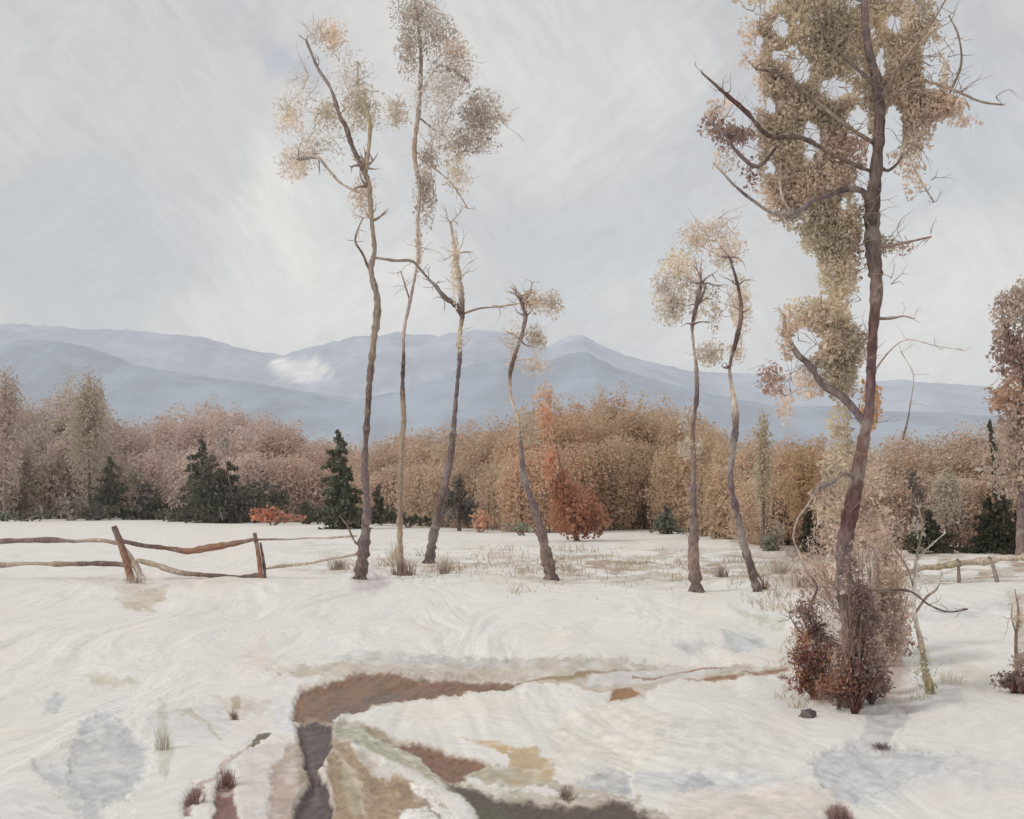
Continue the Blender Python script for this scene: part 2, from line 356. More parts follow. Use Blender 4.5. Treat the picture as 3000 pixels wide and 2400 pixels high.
# ------------------------------------------------------------------ ground sheet
KS = 1.07     # albedo from picture value, snow
SNOW = (222, 219, 214)
def make_ground():
    ys = np.concatenate([np.linspace(-40, 2.6, 14), np.linspace(3, 7.9, 30), np.geomspace(8, 60, 700), np.geomspace(61, 5900, 80)])
    us = np.concatenate([[-4, -3, -2.2, -1.7, -1.35, -1.15, -1.05], np.linspace(-1, 1, 1500), [1.05, 1.15, 1.35, 1.7, 2.2, 3, 4]])
    Y, U = np.meshgrid(ys, us, indexing='ij')
    X = U*(2.4+.50*np.maximum(Y, 0))*np.where(np.abs(U) > 1, 1+.4*np.clip(np.abs(U)-1, 0, 1)*20/(20+np.maximum(Y, 0)), 1)
    X = np.clip(X, -6500, 6500)
    Z = ground_z(X, Y)+relief(X, Y)
    yy = np.maximum(Y, 1.0)
    vx = ((X/yy)*FPX+512)/VS; vy = ((H/yy)*FPX+HOR)/VS
    col = np.empty(X.shape+(3,)); col[:] = lin(SNOW)
    # gentle natural variety of the snow
    n = fbm(vx/90, vy/45, 3, 4)
    col *= (1+.035*n)[..., None]
    warm = np.clip(fbm(vx/150+8, vy/60, 21, 3)*1.5, 0, 1)[..., None]
    col = col*(1-warm*.7)+lin((224, 218, 210))*warm*.7
    # dry grass showing through in streaks among the trees
    zone = np.exp(-((vy-1190)/36)**2)*np.clip((vx-960)/200, 0, 1)
    zone = np.maximum(zone, .5*np.exp(-((vy-1180)/40)**2)*np.clip((vx-560)/100, 0, 1))
    st = np.clip((fbm(vx/70+vy/40, vy/6, 41, 4, .6)+.02)*5, 0, 1)*zone
    tone = (lin((184, 170, 148))*(.5+.5*fbm(vx/40, vy/9, 9, 2))[..., None]+lin((176, 172, 160))*(.5-.5*fbm(vx/40, vy/9, 9, 2))[..., None])
    s3 = (st*.8)[..., None]; col = col*(1-s3)+tone*s3
    st2 = np.clip((fbm(vx/50, vy/5, 141, 3, .6)-.12)*5, 0, 1)*zone*(Y > 20)
    s3 = (st2*.8)[..., None]; col = col*(1-s3)+lin((158, 132, 112))*s3
    sink = np.zeros(X.shape)
    for poly, c, soft, wob, stg, sk in G:
        m = soft+wob*2+2
        sel = (vx > poly[:, 0].min()-m) & (vx < poly[:, 0].max()+m) & (vy > poly[:, 1].min()-m) & (vy < poly[:, 1].max()+m) & (Y > 2.8) & (Y < 60)
        if not sel.any(): continue
        px, py = vx[sel], vy[sel]
        d = noisy_sd(poly, px, py, wob*(1.0 if stg >= 1 else 1.7))
        t = np.clip(.5-d/(2*soft*(1.5 if stg >= 1 else 1.2)), 0, 1); t = t*t*(3-2*t)
        # dry-brush breakup at the edge
        br = fbm(px/7, py/3.5, 55, 2)
        t = np.clip(t+(br*.35)*np.exp(-(d/(soft*1.5))**2), 0, 1)*stg
        if stg < 1: t = t*np.clip(1.0+1.0*fbm(px/34, py/13, 88, 3), .5, 1)
        if stg >= 1 and max(c) < 190:
            tf = np.clip(.5-(d-5-4*fbm(px/20, py/10, 71, 2))/18, 0, 1); tf = (tf*tf*(3-2*tf)*.75)[:, None]
            col[sel] = col[sel]*(1-tf)+lin((188, 176, 163))*tf
        mudn = .34*fbm(px/9, py/5, 62, 3) if stg >= 1 else .08*fbm(px/9, py/5, 62, 2)
        cc = lin(c)*(1+mudn)[:, None]*(1+.20*fbm(px/22, py/9, 61, 3))[:, None]
        col[sel] = col[sel]*(1-t[:, None])+cc*t[:, None]
        s2 = sink[sel]; t2 = np.clip(.5-d/26, 0, 1); t2 = t2*t2*(3-2*t2)
        if sk: sink[sel] = np.maximum(s2, sk*.65*t2)
        elif stg >= 1: sink[sel] = s2*(1-t2)
    Z = Z-sink+np.clip(sink/.05, 0, 1)*.022*fbm(X*5, Y*3.2, 300, 3, .6)
    nr, nc = X.shape
    idx = np.arange(nr*nc).reshape(nr, nc)
    f = np.stack([idx[:-1, :-1], idx[:-1, 1:], idx[1:, 1:], idx[1:, :-1]], -1).reshape(-1, 4)
    o = build_mesh('snowy_ground', np.stack([X, Y, Z], -1).reshape(-1, 3), f, 4, np.clip(col*KS, 0, .92).reshape(-1, 3), M_S, smooth=True)
    tag(o, kind='structure')
make_ground()
def gz(x, y): return float(ground_z(np.array([x]), np.array([y]))[0])

# ------------------------------------------------------------------ mountains
def ridge(name, prof, D, depth, c, seed, snow=None):
    prof = np.array(prof, float)
    xs = np.linspace(-700, 2860, 560); ts = np.linspace(-1, 1, 60)
    top = np.interp(xs, prof[:, 0], prof[:, 1])
    T, XS = np.meshgrid(ts, xs, indexing='ij')
    hx = (wz(top, D))[None, :]*np.ones_like(T)
    Y = D+T*depth
    X = (XS*VS-512)/FPX*D
    env = np.cos(T*math.pi/2)**1.1
    rg = fbm(X/D*22, Y/D*22, seed, 5, .55)
    Z = hx*env*(1+.10*rg*(np.abs(T)*1.5+.08))+hx*.012*fbm(X/D*130, Y/D*50, seed+4, 3)
    Z = np.where(np.abs(T) > .99, -.8, Z)
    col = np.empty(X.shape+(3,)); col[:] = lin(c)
    if snow:
        for sx, sy, rx, ry in snow:
            vy = (HOR-(Z-H)/Y*FPX)/VS
            vx = ((X/Y)*FPX+512)/VS
            d = ((vx-sx)/rx)**2+((vy-sy)/ry)**2+.9*fbm(vx/18, vy/12, 7, 4)
            m = np.clip(1.4-d, 0, 1)[..., None]*(T < .05)[..., None]
            col = col*(1-m)+np.array([.72, .72, .72])*m
    nr, nc = X.shape; idx = np.arange(nr*nc).reshape(nr, nc)
    f = np.stack([idx[:-1, :-1], idx[:-1, 1:], idx[1:, 1:], idx[1:, :-1]], -1).reshape(-1, 4)
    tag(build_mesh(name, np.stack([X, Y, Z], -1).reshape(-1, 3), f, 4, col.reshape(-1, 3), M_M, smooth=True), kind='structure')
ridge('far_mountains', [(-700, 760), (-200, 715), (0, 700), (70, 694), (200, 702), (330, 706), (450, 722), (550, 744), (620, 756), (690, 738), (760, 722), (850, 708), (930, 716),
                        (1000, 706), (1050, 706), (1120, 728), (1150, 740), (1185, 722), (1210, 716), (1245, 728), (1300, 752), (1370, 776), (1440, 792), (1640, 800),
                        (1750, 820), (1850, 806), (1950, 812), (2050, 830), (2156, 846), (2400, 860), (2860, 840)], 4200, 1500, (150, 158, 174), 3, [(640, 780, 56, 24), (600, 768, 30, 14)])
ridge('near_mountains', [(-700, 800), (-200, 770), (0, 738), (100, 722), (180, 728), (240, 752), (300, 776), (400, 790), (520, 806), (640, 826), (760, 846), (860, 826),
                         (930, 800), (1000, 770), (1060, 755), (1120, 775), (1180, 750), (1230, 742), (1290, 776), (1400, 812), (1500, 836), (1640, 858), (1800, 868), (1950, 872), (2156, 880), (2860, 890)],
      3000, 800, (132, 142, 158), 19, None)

# ------------------------------------------------------------------ air
def haze():
    x, y0, y1, z0, z1 = 6600, -60, 6000, -3, 560
    v = [(-x, y0, z0), (x, y0, z0), (x, y1, z0), (-x, y1, z0), (-x, y0, z1), (x, y0, z1), (x, y1, z1), (-x, y1, z1)]
    m, N = mat('haze_air')
    p = N.n('ShaderNodeVolumePrincipled', {'Color': (.93, .96, 1.0, 1), 'Density': .00015, 'Anisotropy': .0})
    N.n('ShaderNodeOutputMaterial', {'Volume': p.outputs[0]})
    o = build_mesh('haze', v, [(0, 3, 2, 1), (4, 5, 6, 7), (0, 1, 5, 4), (1, 2, 6, 5), (2, 3, 7, 6), (3, 0, 4, 7)], 4, None, m)
    tag(o, kind='stuff')
haze()

# ------------------------------------------------------------------ plant building
rs = np.random.RandomState(7)
KF = 2.05     # albedo from picture value, foliage
def dab_arrays(cen, size, asp, col, outn=None, upr=.5):
    "leaf and twig-clump sized flakes: irregular hexagons, tilted every way"
    n = len(cen)
    nr = rs.normal(size=(n, 3)); nr[:, 2] = nr[:, 2]*.6+.25
    if outn is not None: nr = nr*.55+outn*1.0
    nr /= np.linalg.norm(nr, axis=1)[:, None]+1e-9
    up = rs.normal(size=(n, 3))*(1-upr); up[:, 2] += upr*np.sign(rs.rand(n)-.5)
    u = up-nr*(up*nr).sum(1)[:, None]; u /= np.linalg.norm(u, axis=1)[:, None]+1e-9
    v = np.cross(nr, u)
    ang = np.linspace(0, 2*math.pi, 7)[:6][None]+rs.uniform(-.25, .25, (n, 6))
    rad = rs.uniform(.6, 1.15, (n, 6))*size[:, None]/2
    lx = np.cos(ang)*rad; ly = np.sin(ang)*rad/asp[:, None]
    P = cen[:, None, :]+lx[..., None]*u[:, None, :]+ly[..., None]*v[:, None, :]+nr[:, None, :]*(rs.uniform(-.06, .06, (n, 6))*size[:, None])[..., None]
    C = np.repeat(np.clip(col, 0, .9)[:, None, :], 6, 1)
    return P.reshape(-1, 3), C.reshape(-1, 3)
def blob_points(vx, vy, rx, ry, D, n, thick=None, rag=.35, fill=.55):
    vp = VP(D)
    d = rs.normal(size=(n, 3)); d /= np.linalg.norm(d, axis=1)[:, None]
    r = rs.rand(n)**fill
    sd = rs.randint(0, 9999)
    lump = 1+rag*fbm(np.arctan2(d[:, 2], d[:, 0])*1.6+10, d[:, 1]*1.5+5, sd, 3)*1.3
    r = r*lump
    th = (min(rx, ry)*1.0 if thick is None else thick)
    p = np.stack([wx(vx, D)+d[:, 0]*r*rx*vp, D+d[:, 1]*r*th*vp, wz(vy, D)-d[:, 2]*r*ry*vp], 1)
    return p, d*np.array([1, 1, -1])
def tint(cols, n, p=None, var=.10, k=None):
    "pick among colours in soft clumps"
    cols = [lin(c) for c in cols]
    s = fbm(p[:, 0]*1.3+p[:, 1], p[:, 2]*1.3, 91, 2)*.5+.5+rs.normal(0, .16, n)
    i = np.clip((s*len(cols)).astype(int), 0, len(cols)-1)
    c = np.array(cols)[i]; c = c.mean(1, keepdims=True)*.28+c*.72
    return c*(1+rs.normal(0, var, n))[:, None]*(KF if k is None else k)
class Crown:
    def __init__(s): s.P = []; s.C = []
    def blob(s, vx, vy, rx, ry, D, cols, cover=2.2, px=4.5, thick=None, rag=.35, fill=.55, holes=(), asp=1.7, outw=0., var=.07, k=None, upr=.5, back=0., sv=.45, on=1.):
        area = math.pi*rx*ry*VS*VS
        n = max(12, int(area*cover/(px*px/asp*.62)))
        p, d = blob_points(vx, vy, rx, ry, D, n, thick, rag, fill)
        p[:, 1] += back
        # keep the openings of the crown free
        vp = VP(D); keep = np.ones(n, bool)
        for hx, hy, hr, hs in holes:
            X0, Z0 = wx(hx, D), wz(hy, D)
            q = ((p[:, 0]-X0)/(hr*vp))**2+((p[:, 2]-Z0)/(hs*vp))**2+.35*fbm(p[:, 0]/vp/9, p[:, 2]/vp/9, 5, 2)
            keep &= q > 1
        p, d = p[keep], d[keep]; n = len(p)
        if n == 0: return s
        size = px*PX(D)*np.exp(rs.normal(0, sv, n))
        c = tint(cols, n, p, var, k)
        P, C = dab_arrays(p, size, np.clip(rs.normal(asp, .4, n), 1, 4), c, d if outw else None, upr)
        s.P.append(P); s.C.append(C); return s
    def build(s, name, parent, loc):
        P = np.concatenate(s.P); C = np.concatenate(s.C)
        return build_mesh(name, P, np.arange(len(P)), 6, C, M_F, parent, loc)

def catmull(P, sub=5):
    P = np.asarray(P, float)
    if len(P) < 3:
        t = np.linspace(0, 1, sub*2)[:, None]; return P[0]*(1-t)+P[-1]*t
    Q = np.vstack([2*P[0]-P[1], P, 2*P[-1]-P[-2]]); out = []
    for i in range(1, len(Q)-2):
        for t in np.linspace(0, 1, sub, endpoint=False):
            a, b, c, d = Q[i-1], Q[i], Q[i+1], Q[i+2]
            out.append(.5*((2*b)+(-a+c)*t+(2*a-5*b+4*c-d)*t*t+(-a+3*b-3*c+d)*t**3))
    out.append(P[-1]); return np.array(out)
class Tube:
    def __init__(s): s.V = []; s.F = []; s.C = []; s.n = 0
    def add(s, pts, rad, cols, sides=9, sub=5, knob=.12, wig=0.):
        A = catmull(np.hstack([np.asarray(pts, float), np.asarray(rad, float)[:, None], np.asarray(cols, float)]), sub)
        P, r, C = A[:, :3], np.maximum(A[:, 3], .0008), np.clip(A[:, 4:7], 0.01, .9)
        m = len(P)
        if wig: P = P+rs.normal(0, wig, P.shape)*np.linspace(0, 1, m)[:, None].clip(.2)
        t = np.gradient(P, axis=0); t /= np.linalg.norm(t, axis=1)[:, None]+1e-9
        ref = np.array([0, 1., 0]) if abs(t[:, 1]).mean() < .8 else np.array([1., 0, 0])
        u = np.cross(t, ref); u /= np.linalg.norm(u, axis=1)[:, None]+1e-9
        v = np.cross(t, u)
        a = np.linspace(0, 2*math.pi, sides, endpoint=False)
        rr = r[:, None]*(1+knob*rs.normal(size=(m, 1))+knob*.6*rs.normal(size=(m, sides)))
        V = P[:, None]+rr[..., None]*(np.cos(a)[None, :, None]*u[:, None]+np.sin(a)[None, :, None]*v[:, None])
        idx = np.arange(m*sides).reshape(m, sides)+s.n
        nx = np.roll(idx, -1, 1)
        s.F.append(np.stack([idx[:-1], idx[1:], nx[1:], nx[:-1]], -1).reshape(-1, 4))
        # end caps as quads fans
        s.V.append(V.reshape(-1, 3)); s.C.append(np.repeat(C[:, None], sides, 1).reshape(-1, 3)); s.n += m*sides
        for ring, ctr, cc in ((idx[0], P[0], C[0]), (idx[-1], P[-1], C[-1])):
            s.V.append(ctr[None]); s.C.append(cc[None]); k = s.n; s.n += 1
            q = [(ring[j], ring[(j+1) % sides], ring[(j+2) % sides], k) for j in range(0, sides-1, 2)]
            s.F.append(np.array(q))
        return s
    def build(s, name, parent=None, loc=(0, 0, 0), label=None):
        o = build_mesh(name, np.concatenate(s.V), np.concatenate(s.F), 4, np.concatenate(s.C), M_B, parent, loc, smooth=True)
        if label: o['label'] = label
        return o
def path3(pts, D, dy=0., seed=0, y0=None):
    "painting-plane points to a 3-D line with its own sway in depth"
    r = np.random.RandomState(seed); out = []; y = 0. if y0 is None else y0
    for i, (vx, vy) in enumerate(pts):
        if i: y += r.normal(0, dy)
        out.append((wx(vx, D), D+y, wz(vy, D)))
    return np.array(out)
BK = {'dark': (92, 78, 76), 'mauve': (112, 97, 98), 'brown': (124, 106, 96), 'ochre': (160, 142, 124), 'pale': (186, 170, 156), 'grey': (140, 130, 126), 'maroon': (92, 60, 60), 'rust': (140, 106, 88), 'white': (214, 210, 204), 'olive': (160, 150, 120)}
KB = 1.15
def bc(names): return np.array([lin(BK[n])*KB for n in names])
def spread(names, n):
    c = bc(names); t = np.linspace(0, len(names)-1, n)
    return np.stack([np.interp(t, range(len(names)), c[:, k]) for k in range(3)], 1)
def limb(tb, pts, D, w, names, dy=.12, seed=1, y0=0., wig=0., sides=7, sub=5, drift=0.):
    "w: widths in painting units at both ends"
    P = path3(pts, D, dy, seed, y0); n = len(P); P[:, 1] += drift*np.arange(n)
    ww = np.interp(np.linspace(0, 1, n), np.linspace(0, 1, len(w)), w)*VP(D)/2
    tb.add(P, ww, spread(names, n), sides=sides, sub=sub, wig=wig); return P
def twigs(tb, starts, D, length, names, n=3, w=2.2, up=.5, seed=3):
    "fine forked twigs from points (x,y,z)"
    r = np.random.RandomState(seed)
    for s in starts:
        for k in range(n):
            L = length*VP(D)*r.uniform(.5, 1.2)
            d = r.normal(size=3)*np.array([1, .7, .6]); d[2] += up; d /= np.linalg.norm(d)
            p = [np.array(s)]
            for j in range(4):
                d = d+r.normal(0, .28, 3); d /= np.linalg.norm(d); p.append(p[-1]+d*L/4)
            tb.add(p, np.linspace(w, .5, 5)*VP(D)/2, spread(names, 5), sides=4, sub=2, knob=.05)
            if r.rand() < .7:
                q = [p[2]]; e = d+r.normal(0, .5, 3); e /= np.linalg.norm(e)
                for j in range(2): q.append(q[-1]+e*L/5)
                tb.add(q, np.linspace(w*.6, .4, 3)*VP(D)/2, spread(names, 3), sides=4, sub=2, knob=.05)

def tree(label, trunk, w, names, D, branches=(), blobs=(), holes=(), name='slender_tree', group=None, cat='tree', tw=(), seed=1, twl=60, twn=('pale', 'pale'), px=3.1, flare=1.15):
    bx, by = trunk[0]
    x = wx(bx, D); z = gz(x, D)
    root = thing(name, (x, D, z), label, cat, group); L = (x, D, z)
    tb = Tube()
    P = path3(trunk, D, .10 if name == 'slender_tree' else .025, seed)
    P[0, 2] = min(P[0, 2], z)-.12
    n = len(P); ww = np.interp(np.linspace(0, 1, n), np.linspace(0, 1, len(w)), w)*VP(D)/2
    if name == 'slender_tree': ww = ww*np.interp(np.linspace(0, 1, n), [0, .2, 1], [.95, .80, .85])
    ww[0] *= flare
    tb.add(P, ww, spread(names, n)*(1+rs.normal(0, .13, (n, 1))), sides=11, sub=9, knob=.13 if name == 'slender_tree' else .07)
    # root flare
    for a in range(5):
        an = a*1.256+.4; rr = ww[0]*1.0
        q = [P[0]+np.array([0, 0, .32]), P[0]+np.array([math.cos(an)*rr*.8, math.sin(an)*rr*.8, .16]), P[0]+np.array([math.cos(an)*rr*1.35, math.sin(an)*rr*1.35, .05])]
        tb.add(q, [rr*.32, rr*.36, rr*.15], spread(names[:1]*2, 3), sides=6, sub=3)
    tb.build('trunk', root, L)
    tips = []
    if n > 4:
        tt = Tube(); twigs(tt, [P[-1]]*2+[P[-2]]+[P[-3]], D, twl*.9, (names[-1], 'pale'), 3, max(2.0, w[-1]*.6), .9, seed+77)
        tag(tt.build('top_twigs', root, L), kind='stuff')
    for i, b in enumerate(branches):
        pts, bw, bn = b[:3]
        t = Tube()
        # start each limb on the trunk's own depth
        k = int(np.argmin([abs(p[1]-pts[0][1])+abs(p[0]-pts[0][0])*.5 for p in trunk]))
        yo = b[3] if len(b) > 3 else None
        Q = limb(t, pts, D, bw, bn, .14 if name == 'slender_tree' else .04, seed*31+i, (P[k, 1]-D) if yo is None else yo, drift=0. if name == 'slender_tree' or yo is not None else (-.11 if i % 2 == 0 else .02))
        tips += [Q[-1], Q[len(Q)//2]]
        twigs(t, [Q[-1], Q[len(Q)//2], Q[-2]], D, twl*.5, (bn[-1], bn[-1]), 2, max(1.2, bw[-1]*.5), .4, seed+i)
        t.build('branch', root, L)
    if blobs:
        c = Crown()
        for b in blobs:
            kw = dict(b[5]) if len(b) > 5 else {}
            kw.setdefault('px', px)
            if name == 'slender_tree': kw.setdefault('k', 1.68); kw['px'] = 2.4; kw['cover'] = kw.get('cover', 2)*1.15; kw.setdefault('sv', .35)
            c.blob(b[0], b[1], b[2], b[3], D, b[4], holes=holes, **kw)
        c.build('crown', root, L)
        t = Tube(); r = np.random.RandomState(seed+5); S = []
        for b in blobs:
            m = max(2, int(b[2]*b[3]/700))
            for _ in range(m): S.append((wx(b[0]+r.uniform(-.6, .6)*b[2], D), D+r.normal(0, .2), wz(b[1]+r.uniform(-.6, .6)*b[3], D)))
        twigs(t, S, D, twl, twn, 2, 1.8, .6, seed+9)
        tag(t.build('twigs', root, L), kind='stuff')
    return root

# palettes
PALE = [(192, 176, 164), (198, 184, 173), (186, 173, 162)]
PALEL = [(192, 186, 182), (196, 190, 186), (188, 180, 174)]
OLV = [(182, 172, 158), (186, 176, 163), (178, 166, 152)]
TAU = [(172, 160, 148), (166, 156, 146), (180, 168, 156)]
PNK = [(198, 176, 158), (192, 176, 160), (204, 186, 170)]
GT = 'tall slender bare trees standing across the snowy field'

# 1 leftmost of the tall pair
tree('tallest leftmost of the slender trees, dark lower trunk forking into two pale leaders', [(757, 1220), (765, 1150), (771, 1070), (767, 980), (775, 880), (781, 790), (789, 720), (797, 640), (783, 572), (790, 530), (785, 470), (780, 400), (768, 360)],
     [26, 27, 22, 18, 15, 17, 18, 17, 14, 11, 11, 13, 12], ['dark', 'mauve', 'mauve', 'mauve', 'dark', 'brown', 'ochre', 'grey', 'brown', 'ochre', 'ochre', 'brown'], dist(1222),
     [([(768, 365), (745, 315), (732, 275), (720, 255), (700, 195), (672, 150), (648, 92)], [11, 9, 5], ['brown', 'dark', 'brown', 'grey', 'brown']),
      ([(774, 370), (782, 300), (782, 262), (766, 225), (758, 190), (760, 150)], [9, 9, 5], ['ochre', 'olive', 'pale']),
      ([(780, 420), (725, 395), (700, 370), (678, 345), (660, 338), (632, 341)], [6, 6, 8], ['pale', 'pale', 'grey']),
      ([(781, 575), (764, 535), (750, 512), (756, 488), (768, 466)], [6, 5, 4], ['dark', 'brown', 'pale']),
      ([(788, 545), (830, 548), (868, 552), (890, 572), (915, 598)], [5, 6, 7, 3], ['pale', 'mauve', 'grey', 'grey']),
      ([(757, 1150), (745, 1140), (728, 1105), (712, 1085)], [5, 3], ['brown', 'brown'])],
     [(610, 245, 36, 50, PNK, dict(cover=1.1)), (622, 345, 42, 40, PALE, dict(cover=1.5)), (690, 240, 30, 38, OLV, dict(cover=1.7)), (760, 225, 45, 52, OLV, dict(cover=1.9)),
      (700, 75, 32, 42, PNK, dict(cover=1.4)), (665, 70, 25, 30, PALEL, dict(cover=.9)), (735, 165, 55, 55, PALEL, dict(cover=.8)), (640, 180, 40, 70, PALEL, dict(cover=.35)),
      (762, 415, 28, 52, PALE, dict(cover=1.3)), (690, 300, 60, 60, PALEL, dict(cover=.3)), (650, 300, 30, 40, PALE, dict(cover=.7))], group=GT, seed=11)
# 2
tree('very tall thin brown tree reaching the top edge, with a pale grey ragged crown', [(843, 1215), (842, 1140), (842, 1060), (845, 960), (851, 880), (848, 820), (851, 760), (852, 700), (863, 645), (873, 600), (880, 540), (880, 470), (884, 400), (872, 320), (880, 250), (884, 190), (886, 120), (880, 50), (872, -40), (874, -110)],
     [15, 14, 12, 13, 15, 10, 8, 8, 8, 7, 8, 9, 12, 12, 12, 9, 8, 7, 6], ['brown', 'ochre', 'brown', 'ochre', 'brown', 'dark', 'pale', 'mauve', 'pale', 'pale', 'pale', 'ochre', 'pale', 'brown', 'ochre', 'pale', 'grey'], dist(1205),
     [([(884, 200), (905, 162), (925, 140), (950, 150), (985, 175)], [6, 6, 4], ['pale', 'pale', 'mauve']),
      ([(884, 250), (905, 265), (925, 270), (950, 235)], [4, 3], ['mauve', 'pale']),
      ([(880, 330), (935, 370), (960, 400), (985, 440)], [3, 3], ['pale', 'ochre']),
      ([(866, 640), (855, 605), (846, 575)], [4, 3], ['mauve', 'pale'])],
     [(875, 25, 55, 45, TAU, dict(cover=1.5)), (920, 75, 45, 50, TAU, dict(cover=1.4)), (960, 110, 40, 40, PNK, dict(cover=1.2)), (860, 100, 30, 75, TAU, dict(cover=1.3)),
      (930, 190, 60, 75, PALEL, dict(cover=1.3)), (930, 280, 45, 40, PALEL, dict(cover=.9)), (1012, 245, 46, 58, TAU, dict(cover=2.6)), (985, 300, 60, 30, TAU, dict(cover=1.6)), (965, 150, 35, 50, TAU, dict(cover=.8)),
      (835, 235, 30, 38, OLV, dict(cover=1.6)), (960, 360, 35, 55, PNK, dict(cover=1.0)), (895, 400, 26, 80, TAU, dict(cover=1.6)), (905, 330, 26, 30, TAU, dict(cover=1.2)), (880, 520, 10, 70, PALE, dict(cover=1.4)), (1060, 250, 20, 15, PALE, dict(cover=.8))], group=GT, seed=12)
# 3
tree('dark crooked tree leaning right, third of the slender trees, with a pale spike top', [(903, 1185), (912, 1130), (925, 1070), (942, 1000), (952, 930), (957, 870), (963, 800), (967, 750), (967, 700), (972, 655), (968, 600), (958, 530), (948, 465)],
     [22, 22, 24, 18, 18, 12, 9, 12, 9, 12, 14, 12, 5], ['dark', 'grey', 'dark', 'mauve', 'dark', 'mauve', 'mauve', 'mauve', 'olive', 'dark', 'pale', 'pale', 'pale'], dist(1187),
     [([(971, 655), (955, 633), (935, 622), (915, 598), (900, 585)], [12, 14, 8, 5], ['dark', 'dark', 'grey', 'grey']),
      ([(974, 655), (1010, 645), (1050, 640), (1088, 634)], [5, 4, 4], ['brown', 'ochre', 'ochre'])],
     [(958, 560, 11, 85, PNK, dict(cover=1.5)), (968, 720, 9, 30, OLV, dict(cover=1.2))], group=GT, seed=13)
# 4
tree('left-leaning bare tree with thick grey foot and small beige top tuft', [(1163, 1222), (1150, 1165), (1135, 1100), (1118, 1050), (1103, 1000), (1097, 945), (1090, 885), (1075, 830), (1074, 790), (1084, 750), (1096, 715), (1106, 668), (1096, 632)],
     [26, 28, 21, 18, 17, 13, 9, 8, 10, 9, 9, 10, 9], ['dark', 'brown', 'mauve', 'mauve', 'grey', 'mauve', 'pale', 'pale', 'brown', 'brown', 'brown', 'mauve', 'brown'], dist(1222),
     [([(1100, 640), (1115, 620), (1120, 600)], [6, 3], ['brown', 'pale']), ([(1085, 760), (1120, 760), (1140, 775)], [4, 2], ['pale', 'pale'])],
     [(1125, 635, 32, 30, PNK, dict(cover=1.8)), (1162, 640, 24, 32, OLV, dict(cover=1.6)), (1130, 712, 24, 34, OLV, dict(cover=1.8)), (1130, 770, 40, 26, PALE, dict(cover=.8)), (1080, 720, 20, 60, PALE, dict(cover=.7)), (1110, 900, 34, 50, [(168, 152, 132), (176, 160, 140)], dict(cover=1.2))], group=GT, seed=14)
# 5, 6 pair with a shared pale canopy
tree('straight dark tree with pale round canopy, left one of the right-hand pair', [(1467, 1245), (1460, 1175), (1461, 1100), (1460, 1030), (1460, 960), (1458, 900), (1464, 840), (1462, 780), (1455, 735), (1452, 690), (1460, 650), (1470, 605)],
     [26, 27, 19, 15, 13, 10, 12, 10, 6, 8, 10, 8], ['dark', 'brown', 'mauve', 'mauve', 'brown', 'dark', 'mauve', 'pale', 'dark', 'dark', 'mauve'], dist(1243),
     [([(1462, 650), (1475, 625), (1482, 600)], [6, 3], ['mauve', 'grey'])],
     [(1415, 640, 38, 56, OLV, dict(cover=1.9)), (1430, 560, 50, 45, PNK, dict(cover=1.7)), (1462, 500, 40, 35, PNK, dict(cover=1.4)), (1470, 620, 28, 55, PALE, dict(cover=1.0)), (1395, 600, 28, 50, PALEL, dict(cover=.7)),
      (1455, 945, 30, 26, [(188, 176, 156), (196, 186, 168)], dict(cover=1.6, k=1.3)), (1440, 880, 14, 30, OLV, dict(cover=.8))], group=GT, seed=15)
tree('right one of the paired trees, trunk bending left towards its foot', [(1596, 1245), (1580, 1190), (1562, 1140), (1549, 1080), (1536, 1020), (1536, 960), (1543, 900), (1538, 845), (1530, 780), (1543, 720), (1553, 665), (1545, 610), (1528, 550)],
     [16, 19, 20, 17, 14, 15, 18, 13, 8, 12, 10, 7, 6], ['dark', 'dark', 'grey', 'mauve', 'mauve', 'grey', 'mauve', 'pale', 'brown', 'dark', 'brown', 'dark', 'mauve'], dist(1243),
     [([(1532, 775), (1518, 778)], [6, 5], ['dark', 'brown']), ([(1575, 1180), (1600, 1215), (1612, 1235)], [5, 3], ['brown', 'rust'])],
     [(1530, 530, 40, 45, PNK, dict(cover=1.5)), (1558, 640, 26, 70, PNK, dict(cover=1.7)), (1495, 745, 36, 34, OLV, dict(cover=1.5)), (1505, 650, 16, 60, OLV, dict(cover=.9)), (1550, 740, 22, 34, PNK, dict(cover=1.1)), (1500, 480, 35, 28, PALE, dict(cover=1.0)), (1515, 470, 50, 40, PALEL, dict(cover=.3))], group=GT, seed=16)

# 7 the big foreground tree
KH = [(158, 146, 129), (164, 151, 134), (153, 141, 124), (168, 155, 140)]
KG = [(152, 142, 123), (156, 146, 127), (162, 150, 131)]
KR = [(148, 122, 109), (140, 116, 108), (158, 138, 124)]
KM = [(120, 100, 96), (140, 120, 108), (104, 84, 84)]
KP = [(166, 149, 135), (158, 140, 125), (174, 159, 145)]
HOLES = [(x_, y_, a_*.98, b_*.98) for x_, y_, a_, b_ in [(1660, 28, 22, 28), (1658, 92, 20, 20), (1702, 118, 26, 38), (1690, 75, 14, 14), (1778, 160, 36, 32), (1728, 268, 22, 42), (1828, 232, 27, 34), (1985, 115, 26, 62), (1905, 22, 20, 26), (1880, 105, 15, 36),
         (1716, 712, 36, 34), (1720, 310, 18, 14), (1905, 245, 26, 60), (1690, 540, 34, 40), (1832, 640, 24, 34), (1640, 330, 16, 20), (1860, 40, 10, 20), (1615, 60, 12, 20), (1800, 410, 14, 16), (1860, 600, 8, 10), (1700, 20, 8, 10), (1640, 200, 14, 24)]]
D7 = dist(1484)
B = dict(cover=4.6, px=3.8, rag=.24, fill=.42, thick=32, back=.40, sv=.35, var=.06, k=2.4)
def bb(**k): d = dict(B); d.update(k); return d
